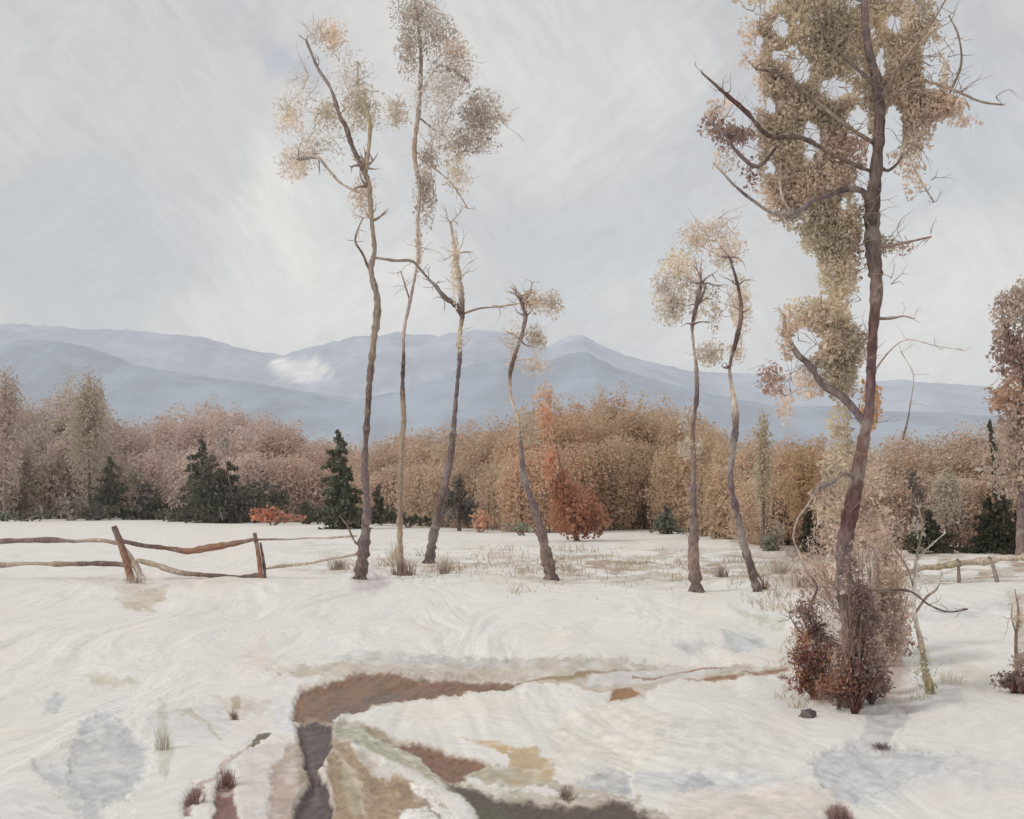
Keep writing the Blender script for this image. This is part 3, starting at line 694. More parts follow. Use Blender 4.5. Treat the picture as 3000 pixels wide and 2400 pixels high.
tree('big dark-trunked foreground tree with ragged khaki crown beside the track', [(1786, 1480), (1790, 1400), (1788, 1320), (1778, 1240), (1776, 1165), (1790, 1090), (1808, 1010), (1822, 930), (1834, 860), (1838, 780), (1842, 690), (1852, 600), (1846, 520), (1842, 440), (1850, 350), (1858, 250), (1850, 170), (1832, 90), (1824, 0), (1822, -110), (1828, -230)],
     [46, 40, 37, 34, 32, 33, 29, 25, 21, 20, 21, 27, 33, 32, 27, 22, 21, 17, 14, 10, 6], ['brown', 'dark', 'brown', 'dark', 'mauve', 'maroon', 'brown', 'maroon', 'mauve', 'maroon', 'brown', 'dark', 'dark', 'dark', 'dark', 'dark', 'mauve', 'mauve', 'mauve', 'mauve'], D7,
     [([(1842, 425), (1815, 402), (1775, 402), (1740, 418), (1700, 435), (1665, 462), (1640, 478)], [16, 12, 10, 9], ['dark', 'dark', 'mauve', 'grey']),
      ([(1642, 478), (1600, 478), (1560, 455), (1525, 432), (1500, 405), (1480, 382)], [8, 6, 3], ['grey', 'grey', 'mauve', 'pale'], -.62),
      ([(1640, 478), (1622, 445), (1615, 405)], [6, 3], ['grey', 'pale'], -.62),
      ([(1832, 900), (1808, 868), (1778, 830), (1742, 805), (1718, 768), (1690, 735), (1675, 690), (1668, 650)], [15, 17, 14, 12, 7], ['mauve', 'mauve', 'mauve', 'mauve', 'dark', 'pale']),
      ([(1808, 1008), (1775, 998), (1742, 1018), (1712, 1030), (1686, 1062), (1656, 1092), (1646, 1130), (1660, 1165), (1668, 1195), (1684, 1225), (1666, 1262)], [9, 6, 9, 4, 4, 4, 5, 4, 3], ['dark', 'dark', 'grey', 'mauve', 'pale', 'grey', 'pale', 'rust', 'dark', 'maroon']),
      ([(1856, 345), (1880, 350), (1900, 335), (1918, 312), (1940, 350), (1962, 395), (1975, 420)], [7, 6, 5, 3], ['dark', 'mauve', 'pale', 'brown']),
      ([(1846, 515), (1880, 515), (1915, 510), (1955, 502)], [10, 6, 4], ['dark', 'brown', 'rust']),
      ([(1844, 668), (1880, 668), (1910, 662), (1935, 666)], [8, 4, 3], ['brown', 'brown', 'pale']),
      ([(1822, 1242), (1870, 1240), (1905, 1243), (1935, 1268), (1965, 1280), (1995, 1272)], [7, 5, 4, 3], ['brown', 'dark', 'dark', 'mauve']),
      ([(1850, 180), (1790, 120), (1745, 70), (1720, 10), (1700, -60)], [9, 6, 3], ['mauve', 'brown', 'brown']),
      ([(1852, 210), (1900, 130), (1950, 60), (1990, -20)], [8, 5, 3], ['mauve', 'ochre', 'brown']),
      ([(1850, 300), (1780, 250), (1700, 180), (1650, 140), (1600, 128)], [9, 7, 7, 5], ['dark', 'ochre', 'dark', 'mauve']),
      ([(1848, 360), (1760, 330), (1680, 300), (1610, 300), (1560, 262), (1510, 225), (1460, 195)], [9, 8, 12, 9, 4], ['dark', 'brown', 'dark', 'dark', 'maroon', 'brown']),
      ([(1640, 302), (1600, 345), (1560, 310), (1530, 265), (1500, 245)], [6, 9, 6, 3], ['dark', 'dark', 'mauve', 'grey']),
      ([(1855, 240), (1920, 170), (1990, 190), (2050, 225), (2090, 238)], [8, 7, 6, 3], ['brown', 'ochre', 'ochre', 'brown']),
      ([(2005, 190), (2030, 130), (2025, 70), (2010, 20)], [5, 5, 3], ['brown', 'brown', 'ochre']),
      ([(1838, 790), (1870, 740), (1900, 720), (1950, 735), (2000, 748)], [4, 2, 1.6], ['brown', 'pale', 'pale']),
      ([(1905, 925), (1915, 880), (1920, 850), (1925, 790), (1900, 740)], [5, 4, 2, 2], ['brown', 'mauve', 'pale', 'pale'])],
     [(1740, 30, 125, 70, KG, B), (1670, 330, 62, 80, KH, B), (1735, 190, 90, 70, KH, B), (1660, 250, 52, 70, KH, B), (1790, 430, 50, 60, KG, B), (1740, 340, 80, 60, KP, B), (1720, 800, 40, 40, KP, bb(cover=1.6)), (1780, 730, 60, 60, KG, B), (1650, 40, 50, 60, KH, B), (1655, 130, 48, 60, KH, B), (1640, 250, 40, 60, KP, bb(cover=2)), (1660, 400, 48, 60, KP, bb(cover=2.2)), (1940, 150, 80, 80, KH, B), (1700, 110, 95, 60, KH, B), (1780, 100, 75, 80, KG, B), (1790, 220, 60, 70, KH, B), (1690, 190, 65, 60, KH, B), (1655, 180, 42, 90, KP, bb(cover=1.7)),
      (1700, 300, 75, 80, KH, B), (1790, 300, 60, 75, KR, bb(cover=2.8)), (1770, 275, 34, 36, [(142, 110, 100), (134, 106, 100)], bb(cover=2.4)), (1700, 380, 72, 55, KP, B), (1770, 370, 55, 55, KP, B),
      (1725, 430, 75, 60, KG, bb(cover=2.4)), (1760, 490, 60, 55, KG, B), (1785, 560, 45, 60, KG, B), (1800, 470, 38, 60, KH, B),
      (1925, 90, 85, 95, KH, B), (1990, 200, 62, 36, KP, B), (1970, 130, 60, 60, KH, bb(cover=3.5)), (1960, 250, 44, 50, KP, bb(cover=2.2)), (1900, 230, 50, 60, KH, B), (1940, 20, 60, 60, KH, bb(cover=2.5)), (1880, 190, 50, 80, KH, B), (1950, 190, 60, 55, KP, B), (2020, 200, 50, 30, KP, bb(cover=2.6)), (2058, 232, 34, 12, KP, bb(cover=2)), (1930, 280, 42, 70, KP, bb(cover=1.7)), (1950, 360, 26, 45, KP, bb(cover=1.0)),
      (1600, 60, 34, 65, KP, bb(cover=1.1)), (1860, 20, 60, 60, KG, B), (1970, 20, 35, 60, KP, bb(cover=1.5)),
      (1510, 240, 30, 30, KM, bb(cover=1.6)), (1545, 262, 32, 34, KM, bb(cover=2.2)), (1585, 262, 28, 22, KM, bb(cover=2.4)), (1545, 315, 34, 26, [(170, 158, 152), (150, 136, 132)], bb(cover=1.4)), (1600, 350, 24, 42, KM, bb(cover=1.2)), (1520, 205, 28, 24, KP, bb(cover=1.5)),
      (1750, 280, 12, 8, KM, bb(cover=2)), (1750, 310, 20, 14, KM, bb(cover=2.2)),
      (1725, 640, 65, 32, KG, bb(cover=2.2)), (1780, 650, 48, 45, KG, B), (1810, 720, 40, 60, KH, B), (1745, 700, 70, 62, KP, B), (1680, 700, 30, 52, KP, bb(cover=2.2)), (1790, 790, 42, 45, KG, B),
      (1640, 790, 34, 40, KR, bb(cover=1.8)), (1670, 850, 22, 45, KP, bb(cover=1.3)), (1720, 775, 40, 34, [(186, 178, 176), (176, 166, 160)], bb(cover=1.3)),
      (1855, 850, 28, 60, [(160, 126, 84), (168, 138, 100)], bb(cover=2.2)), (1790, 900, 30, 70, KG, bb(cover=1.8)), (1785, 980, 40, 60, KG, bb(cover=1.6)),
      (1880, 500, 34, 26, [(126, 120, 92), (140, 130, 104)], bb(cover=1.6)), (1920, 508, 40, 12, KR, bb(cover=.9)), (1868, 600, 14, 22, KM, bb(cover=2)), (1830, 515, 24, 60, KM, bb(cover=1.0)), (1850, 420, 20, 50, KM, bb(cover=1.0)), (1775, 400, 30, 12, KM, bb(cover=1)),
      (1800, 1080, 40, 60, KP, bb(cover=2.2)), (1750, 1060, 26, 55, [(140, 124, 112), (152, 138, 120)], bb(cover=1.5)), (1840, 1060, 30, 60, KM, bb(cover=.9)), (1800, 1180, 42, 60, KP, bb(cover=1.8)),
      (1860, 1000, 34, 60, KP, bb(cover=1.3)), (1870, 1110, 36, 50, KP, bb(cover=1.8)), (1710, -60, 160, 60, KG, bb(cover=2)), (1900, -60, 120, 60, KH, bb(cover=2)), (1820, -150, 130, 60, KG, bb(cover=2))],
     HOLES, name='broad_tree', seed=17, twl=70, twn=('brown', 'ochre'), px=4.4, flare=1.1)

# 8 right-edge tree, cut by the frame
D8 = dist(1180)
tree('tan and rust-brown tree cut off by the right edge', [(2150, 1178), (2152, 1080), (2156, 980), (2150, 880), (2160, 800), (2140, 730), (2120, 690), (2112, 650)], [22, 20, 18, 14, 10, 9, 6], ['brown', 'mauve', 'mauve', 'dark', 'mauve', 'dark', 'mauve'], D8,
     [([(2152, 900), (2190, 830), (2210, 760)], [8, 4], ['mauve', 'brown'])],
     [(2135, 650, 46, 52, KP, dict(cover=2.4, px=3.4, k=1.8)), (2110, 700, 24, 24, KP, dict(cover=1.6)), (2135, 740, 50, 55, KR, dict(cover=2.4, px=3.4, k=1.8)), (2120, 830, 42, 60, [(160, 128, 104), (168, 140, 118)], dict(cover=2.6, px=3.4, k=1.8)), (2150, 920, 60, 70, KP, dict(cover=2.6, px=3.4, k=1.8)), (2130, 1000, 60, 60, KP, dict(cover=2.0, px=3.4, k=1.8)), (2210, 760, 60, 120, KP, dict(cover=2, px=3.4, k=1.8)), (2205, 950, 60, 100, KP, dict(cover=2, px=3.4, k=1.8)), (2180, 620, 50, 50, KP, dict(cover=2, px=3.4, k=1.8))],
     [(2100, 800, 14, 18), (2118, 930, 10, 22)], name='brown_tree', seed=18, px=3.4)

# ------------------------------------------------------------------ far woodland (one mass) following the far edge of the snow
TOP = np.array([(-300, 800), (-80, 770), (0, 787), (30, 795), (52, 830), (82, 848), (112, 834), (146, 790), (206, 792), (232, 850), (250, 892), (300, 879), (356, 846), (450, 836), (525, 860), (585, 868), (637, 898), (697, 914), (740, 928), (800, 924), (830, 897),
                (887, 902), (932, 898), (958, 882), (1007, 888), (1059, 874), (1097, 857), (1145, 822), (1200, 830), (1247, 820), (1275, 806), (1314, 803), (1365, 834), (1430, 842), (1485, 858), (1514, 886), (1567, 905), (1648, 915), (1753, 908), (1850, 915), (1897, 908), (1964, 898), (2060, 896), (2110, 880), (2156, 850), (2300, 830), (2500, 850)], float)
BASE = np.array([(-300, 1096), (0, 1096), (300, 1092), (520, 1100), (760, 1102), (1000, 1117), (1150, 1128), (1250, 1120), (1380, 1116), (1500, 1136), (1600, 1152), (1850, 1160), (2500, 1164)], float)
WOOD_W = 1
WC = [(-300, [(160, 146, 138), (168, 154, 144), (158, 152, 132)]), (240, [(166, 152, 142), (174, 158, 148), (160, 146, 136)]), (560, [(166, 146, 132), (172, 152, 138), (160, 140, 124)]), (700, [(166, 142, 122), (170, 150, 130), (158, 142, 120)]),
      (960, [(158, 144, 122), (166, 148, 128), (168, 138, 118)]), (1080, [(168, 146, 124), (172, 140, 114), (160, 144, 120)]), (1240, [(164, 142, 116), (168, 146, 122), (158, 138, 112)]), (1560, [(164, 146, 124), (172, 148, 128), (158, 140, 118)]),
      (1640, [(162, 134, 100), (170, 144, 116), (160, 140, 118)]), (1760, [(166, 148, 128), (172, 154, 134), (158, 140, 122)]), (2500, [(160, 142, 126), (170, 150, 134)])]
def edge(bx): return dist(float(np.interp(bx, BASE[:, 0], BASE[:, 1])))
def woodland():
    c = Crown(); tb = Tube(); x = -300.
    while x < 2500:
        for row in range(3):
            xx = x+rs.uniform(-14, 14)
            b = np.interp(xx, BASE[:, 0], BASE[:, 1]); D = dist(b)*(1.04+.14*row+rs.uniform(0, .06))
            top = np.interp(xx, TOP[:, 0], TOP[:, 1])
            hgt = b-top
            tp = top+[.34, .12, .02][row]*hgt+rs.uniform(0, .08)*hgt
            w = rs.uniform(36, 72)
            pal = [p for k, p in WC if k <= max(xx, -300)][-1]
            pal = [tuple(np.array(q)+np.array([2, -1, -4 if 900 < xx < 1700 else -1])+rs.normal(0, 2.5)) for q in pal]
            cy = (tp+b)/2-4; ry = (b-tp)/2
            c.blob(xx, cy, w, ry, D, pal, cover=2.4, px=2.6, thick=w*1.0, rag=.34, fill=.4, outw=1, var=.035, upr=.4, k=1.88, sv=.28)
            c.blob(xx, b-hgt*.13, w*.9, hgt*.17, D, [tuple(np.array(q)*.95) for q in pal], cover=1.8, px=3.0, thick=w*.8, outw=1, var=.04, k=2.0, sv=.3)
            c.blob(xx, tp+ry*.45, w*.6, ry*.45, D, pal, cover=1.2, px=2.6, thick=w*.7, rag=.4, fill=.4, outw=1, upr=.6, k=1.95, sv=.3)
            for k in range(2):
                sx = xx+rs.uniform(-12, 12)
                limb(tb, [(sx, b), (sx+rs.uniform(-4, 4), b-hgt*.3), (sx+rs.uniform(-9, 9), tp+hgt*.18)], D-w*VP(D)*.5, [3.5, 1.5], ['brown', 'ochre', 'pale'] if rs.rand() < .6 else ['mauve', 'grey'], .0, rs.randint(999), sides=5, sub=3)
        x += rs.uniform(22, 34)
    P = np.concatenate(c.P); C = np.concatenate(c.C); n = len(P)
    # twig masses and stems are one mesh here
    V = np.concatenate([P]+tb.V); Cc = np.concatenate([C]+tb.C)
    me = bpy.data.meshes.new('woodland')
    F1 = np.arange(n, dtype=np.int32); F2 = (np.concatenate(tb.F)+n).astype(np.int32)
    flat = np.concatenate([F1, F2.ravel()]); tot = np.concatenate([np.full(n//6, 6), np.full(len(F2), 4)]).astype(np.int32)
    st = np.concatenate([[0], np.cumsum(tot)[:-1]]).astype(np.int32)
    me.vertices.add(len(V)); me.vertices.foreach_set('co', V.astype(np.float32).ravel())
    me.loops.add(len(flat)); me.loops.foreach_set('vertex_index', flat)
    me.polygons.add(len(tot)); me.polygons.foreach_set('loop_start', st); me.polygons.foreach_set('loop_total', tot)
    me.update(calc_edges=True)
    a = me.color_attributes.new('tint', 'FLOAT_COLOR', 'POINT'); cc = np.ones((len(V), 4), np.float32); cc[:, :3] = Cc; a.data.foreach_set('color', cc.ravel())
    me.materials.append(M_F)
    o = bpy.data.objects.new('woodland', me); COL.objects.link(o)
    tag(o, 'brown leafless woodland along the far edge of the field', 'woodland', kind='stuff')
woodland()

# ------------------------------------------------------------------ trees and shrubs one can tell apart at the woodland edge
def scrub_field():
    "thin dry stalks and twig ends sticking out of the snow among the tree feet"
    r = np.random.RandomState(77); V = []; C = []
    cols = [(176, 160, 142), (160, 142, 126), (190, 178, 162), (150, 132, 118), (178, 164, 138)]
    def stalk(vx, vy, h, w):
        D = dist(vy); x = wx(vx, D); z = gz(x, D); vp = VP(D)
        d = np.array([r.normal(0, .45), r.normal(0, .3), 1.]); d /= np.linalg.norm(d); hh = h*vp*r.uniform(.4, 1.1)
        b = np.array([x, D, z-.03]); s_ = np.array([1, 0, 0])*w*vp; m = b+d*hh*.5; t = b+d*hh+np.array([d[0]*.3*hh, 0, 0])
        c = lin(cols[r.randint(5)])*(1+r.normal(0, .1))*1.35
        V.extend([b-s_, b+s_, m+s_*.7, m-s_*.7, m-s_*.7, m+s_*.7, t+s_*.15, t-s_*.15]); C.extend([c]*8)
    clumps = [(r.uniform(980, 1800), r.normal(1196, 20)) for _ in range(70)]+[(r.uniform(620, 980), r.normal(1200, 12)) for _ in range(22)]+[(r.uniform(1600, 1930), r.normal(1250, 40)) for _ in range(50)]+[(r.uniform(1640, 1930), r.normal(1420, 40)) for _ in range(26)]
    for cx, cy in clumps:
        cy = max(cy, 1160); n = int(r.uniform(8, 34))
        for _ in range(n): stalk(cx+r.normal(0, 16), cy+r.normal(0, 3), r.uniform(10, 26)*(1 if cy < 1240 else 1.6), .7)
    for _ in range(500): stalk(r.uniform(900, 1850), max(1160, r.normal(1200, 26)), 14, .6)
    o = build_mesh('dry_scrub', np.array(V), np.arange(len(V)), 4, np.clip(np.array(C), 0, .9), M_F)
    tag(o, 'thin dry stalks sticking out of the snow among the tree feet', kind='stuff')
scrub_field()
UG_ = 'dead bushes round the foot of the big tree'
UG_ = 'dead bushes round the foot of the big tree'
def clods():
    "crumbs of wet earth in the ruts"
    r = np.random.RandomState(5); V = []; F = []; C = []; k = 0
    base = np.array([(1, 0, 0), (0, 1, 0), (-1, 0, 0), (0, -1, 0), (0, 0, 1), (0, 0, -1)], float)
    fc = [(0, 1, 4), (1, 2, 4), (2, 3, 4), (3, 0, 4), (1, 0, 5), (2, 1, 5), (3, 2, 5), (0, 3, 5)]
    for poly, c, soft, wob, stg, sk in G:
        if stg < .95 or max(c) > 150: continue
        x0, y0 = poly.min(0); x1, y1 = poly.max(0); m = int((x1-x0)*(min(y1, 1725)-y0)/170)
        px = r.uniform(x0, x1, m); py = r.uniform(y0, min(y1, 1735), m)
        ok = noisy_sd(poly, px, py, wob) < -1
        for vx, vy in zip(px[ok], py[ok]):
            D = dist(vy); x = wx(vx, D); sz = r.uniform(.4, 1)**2*.026*(D/12)**.3
            z = gz(x, D)-sk*.45
            P = base*(sz*r.uniform(.6, 1.3, (6, 1)))*np.array([1, 1, .55])+np.array([x, D, z+sz*.05])
            V.append(P); F += [(a+k, b+k, d+k) for a, b, d in fc]; k += 6
            C += [lin(c)*r.uniform(1.1, 1.7)]*6
    tag(build_mesh('mud_clods', np.concatenate(V), F, 3, np.clip(np.array(C), 0, .9), M_B), 'crumbs of brown wet earth lying in the ruts', kind='stuff')
def shrub(label, base, blobs, name='bush', cat='bush', group=None, stems=6, px=3.2, sn=('brown', 'mauve'), D=None, seed=1, th=None, leafy='foliage'):
    bx, by = base; D = D or (min(dist(by), edge(bx)*.95) if by < 1170 else dist(by)); x = wx(bx, D); z = gz(x, D); L = (x, D, z)
    root = thing(name, L, label, cat, group)
    c = Crown()
    for b in blobs:
        kw = dict(b[5]) if len(b) > 5 else {}
        kw.setdefault('px', px); kw.setdefault('cover', 2.2)
        if group == UG_: kw.setdefault('asp', 2.2); kw.setdefault('sv', .35); kw.setdefault('var', .12); kw.setdefault('rag', .5)
        c.blob(b[0], b[1], b[2], b[3], D, b[4], **kw)
    c.build(leafy, root, L)
    tb = Tube(); r = np.random.RandomState(seed)
    for k in range(stems):
        b = blobs[k % len(blobs)]
        ex = b[0]+r.uniform(-.7, .7)*b[2]; ey = b[1]-r.uniform(0, .9)*b[3]
        mx = (bx+ex)/2+r.uniform(-6, 6); my = (by+ey)/2
        P = path3([(bx+r.uniform(-6, 6), by+3), (mx, my), (ex, ey)], D, b[2]*VP(D)*.25, r.randint(999))
        P[0, 2] = min(P[0, 2], z)-.03
        tb.add(P, np.array([3.5, 2.4, .9])*VP(D)/2, spread(sn, 3), sides=5, sub=4)
    tb.build('stems', root, L)
    return root
def conifer(label, tip, base, hw, cols, group='dark conifers at the foot of the woodland', name='conifer', lean=0, D=None, px=3.6, full=1.0, seed=1):
    bx, by = base; D = D or min(dist(by), edge(bx)*.96); x = wx(bx, D); z = gz(x, D); L = (x, D, z); vp = VP(D)
    root = thing(name, L, label, 'conifer', group)
    tb = Tube(); limb(tb, [(bx, by+2), ((bx+tip[0])/2, (by+tip[1])/2), (tip[0], tip[1])], D, [9, 6, 1.5], ['dark', 'dark'], .0, seed)
    tb.build('trunk', root, L)
    r = np.random.RandomState(seed); Ps = []; Cs = []; hgt = by-tip[1]
    cl = [lin(c) for c in cols]
    lv = max(6, int(hgt/8))
    for i in range(lv):
        t = (i+.5)/lv                         # 0 tip, 1 base
        cy = tip[1]+hgt*t*.97; cx = tip[0]+(bx-tip[0])*t
        rad = hw*(t**.8)*(1+.30*math.sin(i*2.4+seed)+r.normal(0, .16)); cx += r.normal(0, hw*.10)
        nb = 5+int(7*t)
        for k in range(nb):
            a = r.uniform(0, 6.283); ln = rad*r.uniform(.6, 1.15)
            m = int((8+ln*.9)*full); s = r.rand(m)**.7
            px_ = cx+math.cos(a)*ln*s; dy = math.sin(a)*ln*s*vp; py = cy+s*ln*.30-s*s*ln*.1+r.normal(0, 2.2, m)
            P = np.stack([(px_*VS-512)/FPX*D, D+dy+r.normal(0, 1.5*vp, m), H-(py*VS-HOR)/FPX*D], 1)
            Ps.append(P); Cs.append(np.array(cl)[r.randint(0, len(cl), m)]*(1+r.normal(0, .16, m))[:, None])
    P = np.concatenate(Ps); C = np.concatenate(Cs)*2.5; C = C.mean(1, keepdims=True)*.45+C*.55*np.array([1.08, 1.0, .84]); n = len(P)
    V, CC = dab_arrays(P, px*PX(D)*np.exp(r.normal(0, .3, n)), np.full(n, 2.0), C, None, .35)
    build_mesh('crown', V, np.arange(len(V)), 6, CC, M_F, root, L)
    return root
DG = [(76, 77, 60), (90, 88, 72), (66, 65, 54)]
DM = [(88, 84, 78), (100, 92, 86), (78, 76, 68)]
GG = [(102, 104, 86), (112, 114, 98), (88, 90, 74)]
VD = [(56, 58, 42), (66, 66, 50), (48, 50, 38)]
BUSHG = 'low dark bushes along the foot of the woodland'
conifer('sharp-pointed green conifer just left of the tallest slender tree', (708, 905), (722, 1114), 52, [(76, 80, 60), (92, 96, 78), (66, 68, 52)], seed=3, full=1.4)
conifer('small dark conifer behind the leaning fence post', (228, 962), (238, 1088), 46, DG+GG, seed=4)
conifer('mauve-green conifer with the highest dark tip in the left evergreen clump', (425, 925), (425, 1094), 54, DM+DG, seed=5, full=1.3)
conifer('broad dark conifer in the middle of the left evergreen clump', (478, 972), (490, 1100), 72, DM+DG, seed=6, full=1.3)
conifer('squat dark green conifer on the right end of the left evergreen clump', (556, 992), (556, 1078), 52, DG, seed=7, D=dist(1098), full=1.3)
conifer('short dark green conifer peeping right of the tallest slender tree', (796, 1020), (794, 1100), 30, DG, seed=8)
conifer('grey-green rounded little conifer left of the straight tree', (1400, 1062), (1406, 1124), 34, GG+[(88, 98, 92)], seed=9, full=1.5)
conifer('narrow dark conifer left behind the big tree trunk', (1702, 1068), (1702, 1162), 26, VD, seed=10, full=1.4)
conifer('largest black-green conifer by the right fence', (2084, 1048), (2086, 1162), 58, VD, seed=11, full=1.6)
conifer('black-green conifer cut off at the right edge', (2150, 1062), (2152, 1164), 50, VD, seed=12, full=1.5)
conifer('tall thin dark conifer leaning right in front of the right-edge tree', (2082, 886), (2118, 1120), 20, DM+DG, seed=13, full=1.5)
conifer('low spreading black-green conifer left of the largest one', (1955, 1078), (1962, 1158), 56, VD+DG, seed=14, full=1.5)
shrub('mauve-grey rounded bush right of the small dark conifer', (310, 1090), [(310, 1050, 30, 42, DM+[(126, 112, 104)]), (325, 1070, 24, 24, DG), (285, 1010, 18, 32, [(130, 124, 108), (116, 110, 98)], dict(cover=1.2))], group=BUSHG, seed=2)
shrub('wide dark tangle of mauve and green undergrowth filling the left evergreen clump', (500, 1098), [(425, 1040, 34, 52, DM+DG), (470, 1060, 50, 36, DG+DM), (540, 1050, 54, 40, DM+DG), (440, 985, 22, 40, DM+[(120, 108, 100)], dict(cover=1.3)), (470, 930, 16, 30, [(138, 126, 116)], dict(cover=1.2)), (590, 1050, 24, 26, DG)], group=BUSHG, seed=19)
shrub('long low dark green undergrowth band between the orange bush and the pointed conifer', (700, 1104), [(660, 1088, 44, 14, DG), (745, 1090, 50, 16, DG+DM), (690, 1080, 26, 20, DM)], group=BUSHG, seed=51, stems=10)
shrub('ragged dark fringe of bushes joining the two left conifer groups', (300, 1094), [(345, 1078, 34, 22, DG+DM), (290, 1082, 34, 16, DM), (200, 1080, 34, 16, DG+DM), (385, 1070, 26, 28, DM+DG)], group=BUSHG, seed=52, stems=10)
shrub('low purple-brown bush at the left foot of the woodland', (150, 1092), [(152, 1068, 36, 26, [(120, 108, 102), (132, 120, 112)]), (195, 1080, 30, 16, DM)], group=BUSHG, seed=3)
shrub('thin dark strip of undergrowth at the left edge', (50, 1096), [(20, 1088, 40, 10, GG), (80, 1086, 40, 12, GG+DM)], group=BUSHG, seed=4)
shrub('dark green scrub between the two evergreen clumps', (380, 1095), [(370, 1082, 36, 15, DG+GG), (345, 1086, 22, 9, DG)], group=BUSHG, seed=5)
shrub('dark green low bush right of the orange bush', (645, 1098), [(640, 1078, 30, 22, DG), (680, 1085, 22, 16, DG)], group=BUSHG, seed=6)
shrub('flat dark green bush behind the foot of the thin brown tree', (858, 1106), [(826, 1085, 26, 18, DG+[(100, 92, 60)]), (866, 1094, 30, 11, DG), (900, 1096, 18, 9, DG)], group=BUSHG, seed=7)
shrub('grey-brown spiky bush behind the dark crooked tree', (965, 1112), [(950, 1060, 30, 46, DM+[(118, 110, 96)]), (985, 1075, 22, 38, DG+DM), (965, 1020, 14, 26, DM)], group=BUSHG, seed=8)
shrub('pale green little bush near the grey-footed leaning tree', (1100, 1120), [(1090, 1110, 30, 10, [(112, 118, 100), (130, 132, 116)])], group=BUSHG, seed=9)
shrub('wide dark green scrub low behind the big trunk', (1735, 1168), [(1725, 1150, 45, 18, VD+DG), (1760, 1148, 22, 20, DG)], group=BUSHG, seed=10)
shrub('small grey-green bush right of the paired trees', (1622, 1160), [(1620, 1142, 20, 26, GG), (1640, 1130, 14, 40, [(150, 138, 120)])], group=BUSHG, seed=11)
shrub('dark mauve thin bush above the low spreading conifer', (1940, 1120), [(1935, 1050, 18, 55, [(120, 106, 98), (108, 94, 88)], dict(cover=1.5)), (1920, 1010, 14, 26, DM, dict(cover=1.6))], group=BUSHG, D=dist(1160), seed=12)
RU = [(160, 106, 76), (152, 100, 70), (148, 104, 80)]
RG = 'rust-orange bushes before the woodland'
shrub('low bright orange bush under the left evergreens', (575, 1103), [(560, 1084, 34, 18, [(172, 112, 76), (162, 102, 68)]), (610, 1090, 34, 11, [(160, 112, 88)])], group=RG, sn=('rust', 'brown'), seed=13, D=dist(1106), px=3.0)
shrub('tall rust-orange bush right of the grey-footed leaning tree', (1215, 1130), [(1208, 1078, 64, 54, RU, dict(cover=3.4, k=1.85)), (1240, 1098, 46, 34, RU, dict(cover=2.6, k=1.65)), (1182, 1030, 34, 40, RU, dict(cover=2.4, k=1.65)), (1158, 980, 18, 60, [(172, 124, 92), (166, 132, 106)], dict(cover=1.8)), (1150, 890, 26, 44, [(170, 128, 98), (174, 136, 108)], dict(cover=1.5)), (1150, 830, 26, 30, [(170, 140, 116)], dict(cover=1.2))], group=RG, sn=('rust', 'brown'), seed=14, D=dist(1140))
shrub('small orange-brown bush left of the grey-footed leaning tree', (1010, 1120), [(1015, 1096, 28, 20, [(168, 126, 98), (170, 136, 112)])], group=RG, sn=('rust', 'brown'), seed=15)
def edge_tree(label, bx, by, tip, w, cols, seed, D=None, name='bare_tree'):
    D = D or min(dist(by), edge(bx)*.98)
    tree(label, [(bx, by), (bx+2, (by*2+tip)/3), (bx-2, (by+tip*2)/3), (bx+1, tip+8)], [8, 6, 4, 2], ['mauve', 'brown', 'pale'], D,
         [([(bx, by-(by-tip)*.5), (bx+w*.4, by-(by-tip)*.75)], [3, 1.5], ['brown', 'pale'])],
         [(bx, tip+(by-tip)*.42, w, (by-tip)*.44, cols, dict(cover=2.2, px=2.8, outw=1, k=1.75, sv=.3)), (bx+w*.1, tip+(by-tip)*.2, w*.6, (by-tip)*.22, cols, dict(cover=1.6, px=2.6, outw=1, k=1.75, sv=.3))], name=name, seed=seed, twl=30, group='separate crowns at the woodland edge', px=3.5)
edge_tree('round mauve tree with olive top, tall at the left of the woodland', 185, 1094, 785, 52, [(160, 150, 128), (164, 148, 136), (156, 148, 122)], 31)
edge_tree('tall taupe-pink tree at the very left edge', 10, 1095, 778, 48, [(168, 150, 140), (162, 146, 136)], 32)
edge_tree('narrow olive tree just right of the paired trees', 1605, 1150, 866, 24, [(160, 150, 122), (168, 154, 130)], 33)
edge_tree('ochre-brown rounded tree left behind the big tree', 1690, 1158, 940, 44, [(158, 128, 88), (164, 136, 98)], 34)
edge_tree('pale green-grey slim tree behind the right fence', 1990, 1160, 985, 40, [(166, 154, 138), (160, 152, 134)], 35)

